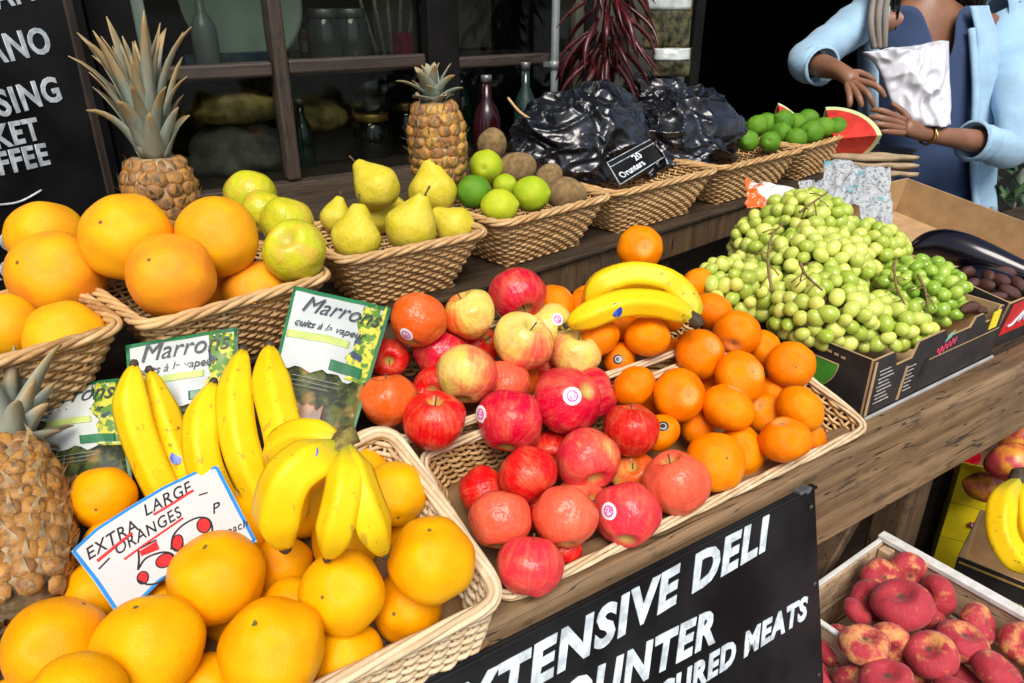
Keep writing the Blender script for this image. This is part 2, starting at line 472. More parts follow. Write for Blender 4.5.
def f_pear(th, ph):
    c = math.cos(th); z = c*.98+.50*(max(0, c)**1.6)
    r = math.sin(th)*(1-.36*sstepf(.05, .9, c))*(1+.015*math.cos(3*ph+1))
    return r, z-.18*G(-(th/.22)**2)+.12*G(-((math.pi-th)/.2)**2)
def sstepf(a, b, x):
    t = min(1, max(0, (x-a)/(b-a))); return t*t*(3-2*t)
def f_lime(th, ph): return math.sin(th)*(1+.01*math.cos(8*ph)), math.cos(th)*1.05+.10*G(-(th/.2)**2)+.12*G(-((math.pi-th)/.2)**2)
def f_kiwi(th, ph): return math.sin(th)*.92, math.cos(th)*1.15
def f_peach(th, ph):
    r = max(0, math.sin(th))**.82*(1+.03*math.cos(ph)-.07*G(-(((ph % (2*math.pi))-math.pi)/.22)**2))
    return r, math.cos(th)*.66-.34*G(-(th/.36)**2)+.22*G(-((math.pi-th)/.36)**2)
def f_ball(th, ph): return math.sin(th)*.97, math.cos(th)*1.18
KIND = {}
for k, m, fn, nvar, lump in (('orange', 'orange', f_orange, 5, .09), ('grapefruit', 'orange_pot', f_orange, 4, .08), ('tangerine', 'tang', f_tang, 3, .06),
                       ('apple', 'apple', f_apple, 4, .10), ('golden_apple', 'gapple', f_gapple, 2, .08), ('pear', 'pear', f_pear, 4, .07),
                       ('lime', 'lime', f_lime, 2, .04), ('dark_lime', 'limed', f_lime, 2, .05), ('kiwi_fruit', 'kiwi', f_kiwi, 2, .06),
                       ('flat_peach', 'peach', f_peach, 3, .09)):
    KIND[k] = [fruit_mesh(k+'_skin', M[m], fn, seed=i+1, lump=lump) for i in range(nvar)]
def stem_mesh(ln, r):
    mb = MB(); mb.tube([(0, 0, -.02), (.02, .01, ln*.5), (.09*ln, .03, ln)], [r, r*.8, r*1.3], 6); return mb.mesh('stem', M['stem'])
STEM = {'apple': stem_mesh(.45, .028), 'golden_apple': stem_mesh(.4, .03), 'pear': stem_mesh(.5, .04)}
STEMZ = {'apple': .50, 'golden_apple': .50, 'pear': 1.24}
def disc_mesh(name, m, r, n=16, h=.012):
    "a sticker: a thin dome that hugs a unit sphere around +z"
    mb = MB(); vs = []; fs = []
    for q in range(4):
        a = r*q/3
        for i in range(n):
            ph = 2*math.pi*i/n; vs.append((math.sin(a)*math.cos(ph)*(1+h), math.sin(a)*math.sin(ph)*(1+h), math.cos(a)*(1+h)-1))
    for q in range(3):
        for i in range(n):
            k = (i+1) % n; fs.append((q*n+i, (q+1)*n+i, (q+1)*n+k, q*n+k))
    mb.add(vs, fs); return mb.mesh(name, m)
def sticker_mat(name, base, ring, mark):
    m, nt, b = mat(name); raw = objco(nt); sp = nt.nodes.new('ShaderNodeSeparateXYZ'); lk(nt, raw, sp.inputs[0])
    rr = math_(nt, 'SQRT', math_(nt, 'ADD', math_(nt, 'POWER', sp.outputs[0], 2), math_(nt, 'POWER', sp.outputs[1], 2)))
    n = noi(nt, raw, 16, 2)
    col = mixc(nt, math_(nt, 'MULTIPLY', math_(nt, 'GREATER_THAN', n, .5), math_(nt, 'LESS_THAN', rr, .17)), base, mark)
    col = mixc(nt, math_(nt, 'MULTIPLY', math_(nt, 'GREATER_THAN', rr, .125), math_(nt, 'LESS_THAN', rr, .165)), col, ring)
    lk(nt, col, b.inputs['Base Color']); b.inputs['Roughness'].default_value = .35; return m
M['stick'] = sticker_mat('apple_sticker', (.85, .80, .84), (.62, .05, .32), (.70, .15, .45))
M['stickb'] = plain('blue_sticker', (.01, .05, .42), .35, .3, 160, c2=(.05, .16, .62))
M['stickk'] = sticker_mat('black_sticker', (.015, .02, .02), (.5, .55, .5), (.02, .03, .02))
STK = {'w': disc_mesh('sticker', M['stick'], .26), 'k': disc_mesh('sticker', M['stickk'], .27)}
# ------------------------------------------------------------------ loose fruit
UPV = Vector((0, 0, 1))
def cdir(dx, dy, towards=.6):
    "direction given as seen by the photographer: right, up, towards"
    return (RT*dx+UP*dy-FW*towards).normalized()

def place_fruit(kind, pos, R, label, cat, group, ax=None, spin=None, col=None, blush=.5, stick=None, stick_kind='w', stem=True, var=None):
    me = KIND[kind][rng.randrange(len(KIND[kind])) if var is None else var]
    o = link(kind, me); o.location = pos; o.scale = (R, R, R)
    if ax is None:
        ax = Vector((rng.uniform(-1, 1), rng.uniform(-1, 1), rng.uniform(-.2, 1)))
    q = axis_rot(ax, rng.uniform(0, 6.28) if spin is None else spin)
    o.rotation_mode = 'QUATERNION'; o.rotation_quaternion = q
    if col is not None: o.color = (col[0], col[1], col[2], blush)
    tag(o, label, cat, group)
    if kind in STEM and stem:
        s = link('stem', STEM[kind], o); s.location = (0, 0, STEMZ[kind])
    if stick is not None:
        rd = (pos-CAM).normalized()
        t = math.sqrt(max(.05, 1-stick[0]**2-stick[1]**2))
        dw = (RT*stick[0]+UP*stick[1]-rd*t).normalized()
        dl = q.inverted() @ dw
        # find the skin along dl
        hit, loc, nrm, _ = o.data.polygons and _cast(me, dl) or (False, None, None, None)
        s = link('sticker', STK[stick_kind], o)
        s.location = loc*1.012 if hit else dl*1.0
        s.rotation_mode = 'QUATERNION'; s.rotation_quaternion = Vector((0, 0, 1)).rotation_difference(nrm if hit else dl)
    return o
from mathutils.bvhtree import BVHTree
_bv = {}
def _cast(me, d):
    if me.name not in _bv:
        _bv[me.name] = BVHTree.FromPolygons([v.co.copy() for v in me.vertices], [tuple(p.vertices) for p in me.polygons])
    l, n, i, ds = _bv[me.name].ray_cast(d*3, -d)
    return (l is not None, l, n, i)

def relax(items, squash=.96, iters=120, pull=.03, lim=.06):
    "items: dicts px,py,r,t0,order ; moves fruit only along its own line of sight so that neighbours touch instead of cutting into each other"
    for it in items: it['t'] = it['t0']
    n = len(items)
    for k in range(iters):
        for a in range(n):
            A = items[a]; pa = atD(A['px'], A['py'], A['t']); Ra = A['r']*A['t']/FPX
            for b in range(a+1, n):
                B = items[b]
                if abs(A['px']-B['px'])+abs(A['py']-B['py']) > 2.2*(A['r']+B['r']): continue
                pb = atD(B['px'], B['py'], B['t']); Rb = B['r']*B['t']/FPX
                d = (pa-pb).length; need = squash*(Ra+Rb)
                if d < need:
                    q = min(.004, (need-d)*.4)
                    A['t'] -= q; B['t'] += q; pa = atD(A['px'], A['py'], A['t'])
        for A in items:
            A['t'] += (A['t0']-A['t'])*pull
            A['t'] = min(A['t0']+lim, max(A['t0']-lim, A['t']))
    for A in items:
        A['pos'] = atD(A['px'], A['py'], A['t']); A['R'] = A['r']*A['t']/FPX

SPH = []        # every placed sphere, for filling and for culling what nobody can see
def pile(kind, rows, cat, group, depth_of, step=.03, squash=.96, lim=.06, scale=1.):
    its = []
    for row in rows:
        px, py, r, lay, label = row[:5]; op = row[5] if len(row) > 5 else {}
        k = op.pop('kind', kind); c = op.pop('cat', cat); g = op.pop('group', group); dz = op.pop('dz', 0)
        its.append(dict(px=px, py=py, r=r, t0=depth_of(px, py, lay)+dz, lay=lay, label=label, op=op, kind=k, cat=c, group=g))
    its.sort(key=lambda i: (i['lay'], -i['py']))
    relax(its, squash, lim=lim)
    for i in its:
        place_fruit(i['kind'], i['pos'], i['R']*scale*i['op'].pop('sc', 1.), i['label'], i['cat'], i['group'], **i['op'])
        SPH.append((i['pos'], i['R']))
    return its

def seen(p, R, need=3):
    "would any of this sphere be seen past the spheres placed so far?"
    rd = (p-CAM).normalized(); a = rd.orthogonal().normalized(); b = rd.cross(a); n = 0
    for k in range(30):
        rr = R*.92*math.sqrt((k+.5)/30); an = k*2.39996
        q = p-rd*math.sqrt(R*R-rr*rr)+a*rr*math.cos(an)+b*rr*math.sin(an)
        w = q-CAM; L = w.length; w /= L; ok = True
        for c, S_ in SPH:
            m = c-CAM; tt = m.dot(w)
            if tt < L and (m-w*tt).length_squared < S_*S_*.98: ok = False; break
        if ok: n += 1
        if n >= need: return True
    return False
def fill(kind, cells, R, label, cat, group, jit=.3, need=3, tight=.86, **kw):
    for p in cells:
        p = p+Vector((rng.uniform(-1, 1), rng.uniform(-1, 1), rng.uniform(-.3, .3)))*R*jit
        if any((p-c).length < tight*(R+r) for c, r in SPH): continue
        if not seen(p, R, need): continue
        o = dict(kw)
        if kind == 'apple': o['col'] = rng.choice([RED, RED2, SAL]); o['blush'] = rng.uniform(.6, .9)
        place_fruit(kind, p, R, label, cat, group, **o); SPH.append((p, R))
def cells(x0, x1, v0, v1, offs, pitch):
    out = []
    for k, of in enumerate(offs):
        v = v0+(pitch*.5 if k % 2 else 0); j = 0
        while v <= v1:
            x = x0+(pitch*.5 if (j+k) % 2 else 0)
            while x <= x1: out.append(tilt(x, v, of)); x += pitch
            v += pitch*.87; j += 1
    return out
dT = lambda base, step: (lambda px, py, lay: dep(atT(px, py, base-step*lay)))

RED = (.68, .006, .008); RED2 = (.56, .012, .008); CRI = (.60, .003, .030); SAL = (.78, .10, .05); PNK = (.74, .03, .05); ORR = (.72, .10, .008)
GOL = (.50, .54, .02)

# ---- oranges in the front basket
og = 'oranges in the front wicker basket'
pile('orange', [
 (217, 578, 47, 0, 'big yellow orange covering the lower right corner of the handwritten price card', dict(ax=cdir(-.1, .9, .5))),
 (150, 646, 52, 0, 'big glossy orange just below the price card, between two others at the bottom edge', dict(ax=cdir(-.1, .95, .4))),
 (57, 646, 48, 1, 'orange at the left end of its basket, right under the leaning pineapple', dict(ax=cdir(-.5, -.9, .2))),
 (76, 705, 50, 0, 'orange cut by the bottom edge, in front of the one under the pineapple'),
 (273, 650, 52, 0, 'largest yellow orange at the bottom centre of the front basket', dict(ax=cdir(-.15, .75, .6))),
 (343, 592, 42, 0, 'orange directly below the three hanging banana tips', dict(ax=cdir(.3, -.2, -1))),
 (432, 560, 43, 0, 'orange in the right rim corner with a dark scar near its top', dict(ax=cdir(.0, .85, .5))),
 (395, 494, 33, 1, 'orange at the back beside the right-hand banana, its dark navel low down', dict(ax=cdir(-.2, .5, -.7))),
 (103, 498, 31, 2, 'orange behind the upper left of the price card, beside the pineapple', dict(ax=cdir(-.3, .2, -1))),
 (97, 592, 31, 2, 'orange half hidden behind the left edge of the price card', dict(ax=cdir(.3, .2, -1))),
 (347, 660, 37, 1, 'orange at the front rim between the largest orange and the basket edge', dict(ax=cdir(.3, .2, -1))),
 (408, 606, 35, 1, 'orange with a round stem scar tucked under the right front rim', dict(ax=cdir(-.25, .1, .9))),
 (160, 602, 27, 2, 'orange seen as a thin crescent between the price card and glossy orange below'),
 (292, 608, 30, 2, 'shaded orange deep in the gap below the big left banana'),
 (281, 566, 31, 2, 'orange in the shade under the big left banana tip'),
 (206, 690, 36, 1, 'orange low between the two big ones at the bottom edge of the photo'),
 (20, 708, 34, 2, 'orange at the bottom left corner beside the pale wicker rim'),
], 'orange', og, dT(.065, .028), squash=.95)
fill('orange', cells(-.07, .285, .01, .25, (.012, -.02), .070), .036, 'orange wedged low in the front basket, mostly covered by the oranges above it', 'orange', og, tight=.80)

# ---- apples
ag = 'red apples heaped in the sloping wicker baskets'
pile('apple', [
 (517, 294, 28, 0, 'crimson apple with a yellow patch below, topmost at the back of the apple heap', dict(col=CRI, blush=.78, ax=cdir(.3, -.6, .4))),
 (470, 315, 26, 0, 'apple half yellow green and half orange red at the back of the heap', dict(col=ORR, blush=.42, ax=cdir(-.3, .6, .2), spin=2.6)),
 (418, 320, 28, 0, 'orange red apple with a sticker low on its left, under the pear basket', dict(col=ORR, blush=.62, ax=cdir(.2, .8, -.3), stick=(-.42, -.52))),
 (441, 352, 28, 1, 'deep crimson apple partly behind the yellow and red one', dict(col=CRI, blush=.95, ax=cdir(.4, .6, .1))),
 (467, 374, 31, 0, 'apple with a pale yellow left cheek and a pink red right cheek', dict(col=PNK, blush=.5, ax=cdir(.1, .8, -.3), spin=.3)),
 (523, 342, 30, 0, 'pale yellow apple with a pink blush near the middle of the heap', dict(col=PNK, blush=.32, ax=cdir(.35, .6, .55))),
 (390, 358, 20, 2, 'small red apple partly behind the green chestnut pouch', dict(col=RED, blush=.9)),
 (388, 400, 28, 0, 'dull orange apple resting against the green chestnut pouch', dict(col=ORR, blush=.78, ax=cdir(-.1, .9, .15))),
 (434, 421, 31, 0, 'shiny bright red apple on the rim between the two baskets, stem up', dict(col=RED, blush=1., ax=cdir(.1, .9, .45))),
 (549, 328, 24, 1, 'pale cream pink apple with a small sticker on its upper right', dict(col=SAL, blush=.2, ax=cdir(.6, -.1, .6), stick=(.35, .35))),
 (575, 354, 25, 1, 'pale cream apple with its dark stem up, above the big crimson apple', dict(col=PNK, blush=.22, ax=cdir(.2, .9, .45))),
 (516, 378, 23, 2, 'small orange red apple sunk between the pale ones', dict(col=ORR, blush=.95)),
 (447, 386, 24, 2, 'red apple mostly covered by the yellow and pink one above', dict(col=RED, blush=.95)),
 (510, 421, 33, 0, 'rosy red apple with a sticker on its far left, in the middle of the heap', dict(col=CRI, blush=.75, ax=cdir(.1, .7, -.4), stick=(-.86, .2))),
 (568, 400, 34, 0, 'big crimson apple with a round white sticker in the middle', dict(col=CRI, blush=.92, ax=cdir(-.5, -.3, -.6), stick=(.13, .12))),
 (592, 394, 26, 1, 'crimson apple close behind the right side of the big stickered one', dict(col=CRI, blush=.95, ax=cdir(.8, .3, .1))),
 (587, 459, 32, 0, 'red apple showing its yellow blossom hollow at lower right', dict(col=PNK, blush=.72, ax=cdir(.25, -.62, .62), stem=False)),
 (631, 430, 28, 0, 'dark red apple with a pale yellow top next to the tangerines', dict(col=RED2, blush=.85, ax=cdir(.0, 1, .1))),
 (527, 474, 29, 0, 'red apple with a yellow patch at bottom right, left of the blossom hollow one', dict(col=RED, blush=.78, ax=cdir(.5, -.6, .2))),
 (500, 520, 31, 0, 'salmon coloured apple beside the pale rim of the orange basket', dict(col=SAL, blush=.85, ax=cdir(.1, .9, -.5))),
 (565, 517, 32, 0, 'salmon pink apple in the middle of the front row', dict(col=SAL, blush=.92, ax=cdir(0, .9, -.5))),
 (627, 515, 33, 0, 'pinkish red apple with a sticker on its left cheek in the front row', dict(col=PNK, blush=.95, ax=cdir(.1, .6, -.6), stick=(-.60, .12))),
 (676, 483, 33, 0, 'salmon apple at the right end of the front row by the tangerines', dict(col=SAL, blush=.9, ax=cdir(-.3, .9, .2), stick=(-.86, -.4))),
 (530, 566, 33, 0, 'frontmost apple, rosy pink, in the corner of the rim', dict(col=PNK, blush=.93, ax=cdir(.1, .95, -.2))),
 (566, 549, 16, .6, 'little red apple beside the frontmost rosy one with its stem up', dict(col=RED, blush=.9, ax=cdir(.4, .8, .4))),
 (482, 492, 25, 2, 'shaded red and orange apple low by the basket divider', dict(col=RED, blush=.75)),
 (535, 507, 22, 2, 'red apple glimpsed between the two salmon apples of the front row', dict(col=RED, blush=.95)),
 (634, 474, 23, 2, 'brownish orange apple low between the front row and the blossom hollow one', dict(col=ORR, blush=.6, ax=cdir(-.2, .5, .7))),
 (545, 368, 20, 2, 'dark red apple in the gap left of the cream apple', dict(col=RED2, blush=.95)),
], 'apple', ag, dT(.032, .022), squash=.95, scale=1.02)
fill('apple', cells(.385, .585, .045, .185, (.012, -.006, -.024), .060)+cells(.365, .57, .265, .36, (.01, -.012), .060), .034, 'red apple lying deep in the heap under the other apples', 'apple', ag, tight=.74, need=2)

# ---- tangerines
tg = 'tangerines in the right half of the sloping baskets'
pile('tangerine', [
 (640, 248, 22, 0, 'tangerine alone at the top, standing above the two bananas', dict(ax=cdir(.1, -.1, 1))),
 (557, 304, 20, 1, 'tangerine left of the bananas, between the crimson top apple and the banana tips', dict(ax=cdir(.5, .5, .2))),
 (586, 301, 15, 2, 'small shaded tangerine just left of the upper banana'),
 (697, 284, 16, 1, 'tangerine at the upper right end of the bananas, highest but one'),
 (713, 311, 20, 1, 'tangerine right behind the dark banana stalk', dict(ax=cdir(.4, .5, .2))),
 (737, 333, 23, 0, 'yellowish tangerine with a dark stem mark on its lower left', dict(ax=cdir(-.35, -.55, .6))),
 (597, 338, 22, 0, 'yellow orange tangerine under the left ends of the bananas', dict(ax=cdir(-.4, .8, .1))),
 (647, 337, 23, 0, 'tangerine under the middle of the lower banana', dict(ax=cdir(.1, .9, .1))),
 (620, 361, 18, 1, 'tangerine with a small dark sticker, half under its neighbours', dict(stick=(-.1, .1), stick_kind='k')),
 (700, 354, 25, 0, 'tangerine just below the dark banana stalk', dict(ax=cdir(.3, .3, .6))),
 (764, 349, 19, 1, 'reddish tangerine between the yellowish one and the grape box'),
 (791, 365, 23, 0, 'tangerine touching the green patch of the grape box', dict(ax=cdir(.1, .1, -.9))),
 (634, 387, 22, 0, 'tangerine in front of the wicker divider, left of the ringed one', dict(ax=cdir(-.5, .5, -.2))),
 (679, 395, 26, 0, 'tangerine with a pale ringed stem end facing out at its centre', dict(ax=cdir(.25, .05, .95))),
 (740, 377, 26, 0, 'tangerine with its ringed stem end turned up and right', dict(ax=cdir(.4, .3, .8))),
 (728, 408, 26, 0, 'squat yellowish tangerine lying on its side in the middle of the heap', dict(ax=cdir(.3, .85, .2), sc=1.0)),
 (800, 409, 24, 0, 'tangerine at the right corner below the grape box', dict(ax=cdir(.6, .6, .1))),
 (661, 433, 20, 1, 'tangerine with a little dark sticker beside the dark red apple', dict(stick=(.1, .35), stick_kind='k')),
 (697, 425, 20, 2, 'reddish tangerine sunk below the ringed one'),
 (765, 413, 20, 1, 'tangerine half hidden behind the squat yellowish one'),
 (716, 462, 29, 0, 'big yellow orange tangerine at the front, beside the salmon apple', dict(ax=cdir(-.2, -.3, -.9))),
 (741, 451, 26, 1, 'tangerine close behind the right side of the big front one', dict(ax=cdir(.9, .1, .2))),
 (785, 440, 25, 0, 'orange red tangerine lying at the front right rim', dict(ax=cdir(-.3, .9, .3))),
 (770, 391, 15, 2, 'small reddish tangerine deep between the right-hand ones'),
 (674, 355, 16, 2, 'small tangerine behind the one under the banana stalk'),
 (810, 437, 16, 2, 'small tangerine squeezed into the right front corner of the rim'),
], 'tangerine', tg, dT(.03, .02), squash=.93, scale=1.04)
fill('tangerine', cells(.68, .895, .035, .19, (.012, -.008, -.03), .054)+cells(.68, .84, .26, .36, (.008, -.015), .054), .031, 'tangerine lying low in the heap under the others', 'tangerine', tg, tight=.76, need=2)

# ---- grapefruits and golden apples on the upper shelf (depth by height)
def dZ(base, step, tiltk=.25, y0=.95):
    "rear baskets: centre height grows slightly towards the back"
    def f(px, py, lay):
        v = ray(px, py); z = base-step*lay
        # plane z = z + k (Y - y0)
        n = Vector((0, -tiltk, 1)); p0 = Vector((0, y0, z))
        return ((p0-CAM).dot(n)/v.dot(n))
    return f
gg = 'grapefruits in the two upper left baskets'
pile('grapefruit', [
 (46, 236, 36, 1, 'grapefruit at the back left, close to the writing on the black board', dict(ax=cdir(-.2, .8, -.4))),
 (56, 275, 45, 1, 'broad pinkish orange grapefruit in the middle of the far left basket', dict(ax=cdir(.3, -.2, -1))),
 (66, 340, 39, 0, 'yellow grapefruit at the front of the far left basket, cut by its rim', dict(dz=.062, ax=cdir(.3, .2, -1))),
 (4, 326, 32, 1, 'deep orange grapefruit at the left edge of the photo', dict(ax=cdir(.3, .2, -1))),
 (127, 237, 44, 0, 'big orange grapefruit below the tall pineapple, left of its basket', dict(ax=cdir(.1, -.2, -1))),
 (218, 237, 40, 0, 'orange grapefruit right of the pineapple, beside the golden apples', dict(ax=cdir(.35, .2, -.8))),
 (172, 276, 43, 0, 'bright yellow grapefruit at the front of the second basket', dict(ax=cdir(.1, -.3, -1))),
 (256, 292, 32, 1, 'pale orange grapefruit low at the rim under the front golden apple', dict(ax=cdir(-.3, .2, -1))),
 (212, 290, 22, 2, 'grapefruit only glimpsed between the yellow and the pale one'),
 (251, 196, 26, 1, 'golden apple furthest back next to the pineapple', dict(kind='golden_apple', cat='apple', col=GOL, blush=.5, group='golden green apples in the upper basket')),
 (262, 212, 22, 1, 'golden apple squeezed behind the orange grapefruit', dict(kind='golden_apple', cat='apple', col=GOL, blush=.5, group='golden green apples in the upper basket')),
 (287, 224, 27, 1, 'golden apple behind the frontmost golden one', dict(kind='golden_apple', cat='apple', col=GOL, blush=.5, group='golden green apples in the upper basket', ax=cdir(.2, .8, -.2))),
 (295, 252, 32, 0, 'yellow green apple in front with its dark blossom hollow facing out', dict(kind='golden_apple', cat='apple', col=GOL, blush=.5, group='golden green apples in the upper basket', ax=cdir(-.1, .4, .8), stem=False)),
], 'grapefruit', gg, dZ(1.165, .03, .35), squash=.95)

pg = 'speckled yellow pears in the upper middle basket'
pile('pear', [
 (357, 238, 27, 0, 'plump pear at the front left of its basket with its stem up', dict(ax=cdir(.1, .9, .2))),
 (377, 187, 25, 1, 'pear highest on the left, just below the black jars', dict(ax=cdir(-.6, .7, .1))),
 (433, 191, 26, 1, 'pear highest on the right, in front of the small pineapple', dict(ax=cdir(-.05, .95, .2))),
 (411, 227, 28, 0, 'fat pear in the front middle of its basket', dict(ax=cdir(.4, .8, .3))),
 (455, 227, 22, 1, 'pear lying on its side at the right end of the basket', dict(ax=cdir(-.8, .5, .2))),
 (336, 218, 17, 2, 'small pear at the left back corner of the basket', dict(ax=cdir(.2, .9, .1))),
 (374, 216, 20, 2, 'pear behind the plump left one', dict(ax=cdir(.1, .9, .1))),
 (395, 212, 16, 2, 'pear deep between the fat pear and the left ones', dict(ax=cdir(-.3, .9, 0))),
], 'pear', pg, dZ(1.165, .025, .35, 1.05), squash=.9, scale=.93)

lg = 'bright limes in the upper basket beside the pears'
kg = 'brown kiwis among the limes'
pile('lime', [
 (474, 192, 17, 0, 'dark green lime at the left end of the limes', dict(kind='dark_lime')),
 (486, 167, 17, 1, 'yellow green lime highest of its group'),
 (505, 186, 12, 1, 'small yellow lime in the middle of the others'),
 (531, 194, 18, 0, 'large pale lime at the right of its group'),
 (499, 207, 18, 0, 'round yellow green lime at the front rim'),
 (492, 145, 16, 1, 'brown kiwi standing highest above the limes', dict(kind='kiwi_fruit', cat='kiwi', group=kg, ax=cdir(.1, .5, .8))),
 (517, 168, 17, 1, 'brown kiwi lying behind the pale lime', dict(kind='kiwi_fruit', cat='kiwi', group=kg, ax=cdir(1, .1, .2))),
 (566, 194, 18, 1, 'brown kiwi in the shade at the right end of the lime basket', dict(kind='kiwi_fruit', cat='kiwi', group=kg, ax=cdir(1, -.1, .2))),
 (548, 178, 14, 2, 'brown kiwi half buried between the other two', dict(kind='kiwi_fruit', cat='kiwi', group=kg)),
], 'lime', lg, dZ(1.165, .02, .35, 1.1), squash=.9)
dg_ = 'dark green limes in the far basket beside the watermelon'
far = [(757, 126, 'at the left corner of the far basket'), (748, 141, 'low at the front left rim of the far basket'), (770, 142, 'in the front row, second from the left'),
       (766, 124, 'behind the front row, close to the left corner'), (784, 121, 'in the back row below the left watermelon wedge'), (781, 133, 'in the middle of the heap, left of the palest one'),
       (796, 124, 'in the back row right of the left watermelon wedge'), (796, 139, 'low in the centre of the front row'), (811, 133, 'large and light, at the front right of the heap'),
       (808, 120, 'small and yellowish in the back row'), (823, 128, 'near the right end of the heap'), (836, 128, 'last on the right, by the basket rim')]
pile('dark_lime', [(x, y, 10 if i != 8 else 12, 0 if i % 3 else 1, 'dark green lime '+l) for i, (x, y, l) in enumerate(far)], 'lime', dg_, dZ(1.165, .02, .3, 1.25), squash=.85, scale=1.05)

# ---- flat peaches in the low crate
fg = 'flat peaches in the low wooden crate'
def dP(px, py, lay):
    n = Vector((0, -.18, 1)); p0 = Vector((0, .36, (.612-.022*lay))); v = ray(px, py)
    return (p0-CAM).dot(n)/v.dot(n)
pile('flat_peach', [
 (880, 578, 19, 1, 'dark red flat peach highest in the corner of the crate', dict(ax=cdir(.2, .3, .8))),
 (903, 604, 29, 0, 'biggest flat peach, bright red, on top of the heap', dict(ax=cdir(-.3, .8, .3))),
 (857, 612, 15, 1, 'small flat peach by the left wall of the crate', dict(ax=cdir(.5, .7, .3))),
 (865, 645, 24, 0, 'round flat peach seen from its dimple below the small one by the wall', dict(ax=cdir(-.1, .9, .3))),
 (892, 637, 20, 1, 'flat peach on edge behind the round one', dict(ax=cdir(.45, .7, .3))),
 (931, 654, 25, 0, 'flat peach tilted on its side in the middle of the crate', dict(ax=cdir(-.45, .7, .4))),
 (962, 642, 25, 0, 'flat peach with a yellow cheek near the right wall of the crate', dict(ax=cdir(.1, .9, .35))),
 (826, 650, 16, 1, 'flat peach with an orange patch, next to the black board', dict(dz=.06, ax=cdir(.7, .6, .3))),
 (840, 637, 14, 2, 'small flat peach behind the one beside the black board'),
 (819, 677, 18, 0, 'flat peach cut by the edge of the black board at the bottom', dict(dz=.08, ax=cdir(.7, .5, .3))),
 (853, 676, 19, 1, 'flat peach at the bottom edge of the photo, second from the black board'),
 (888, 682, 26, 0, 'large flat peach at the bottom edge in the middle of the crate', dict(ax=cdir(-.2, .9, .3))),
 (911, 672, 18, 1, 'flat peach on edge just behind the large one at the bottom', dict(ax=cdir(.4, .8, .3))),
 (998, 674, 25, 0, 'flat peach at the right wall, bottom corner of the photo', dict(ax=cdir(.5, .8, .3))),
 (967, 683, 23, 1, 'flat peach at the bottom edge left of the right corner'),
 (936, 622, 13, 2, 'dark small flat peach behind the biggest one'),
], 'flat peach', fg, dP, squash=.85)
fill('flat_peach', [Vector((x, y, z)) for z in (.605, .585, .56, .535) for x in (.885, .94, .995, 1.05, 1.10) for y in (.22, .28, .34, .40, .46)], .033, 'flat peach lying underneath in the crate, mostly covered', 'flat peach', fg, need=2, tight=.70)
M['wickd'] = wicker('shaded_wicker_base', (.16, .085, .035), (.26, .15, .06), (.30, .18, .08))  # shade at the basket bottoms is put into this darker wicker colour
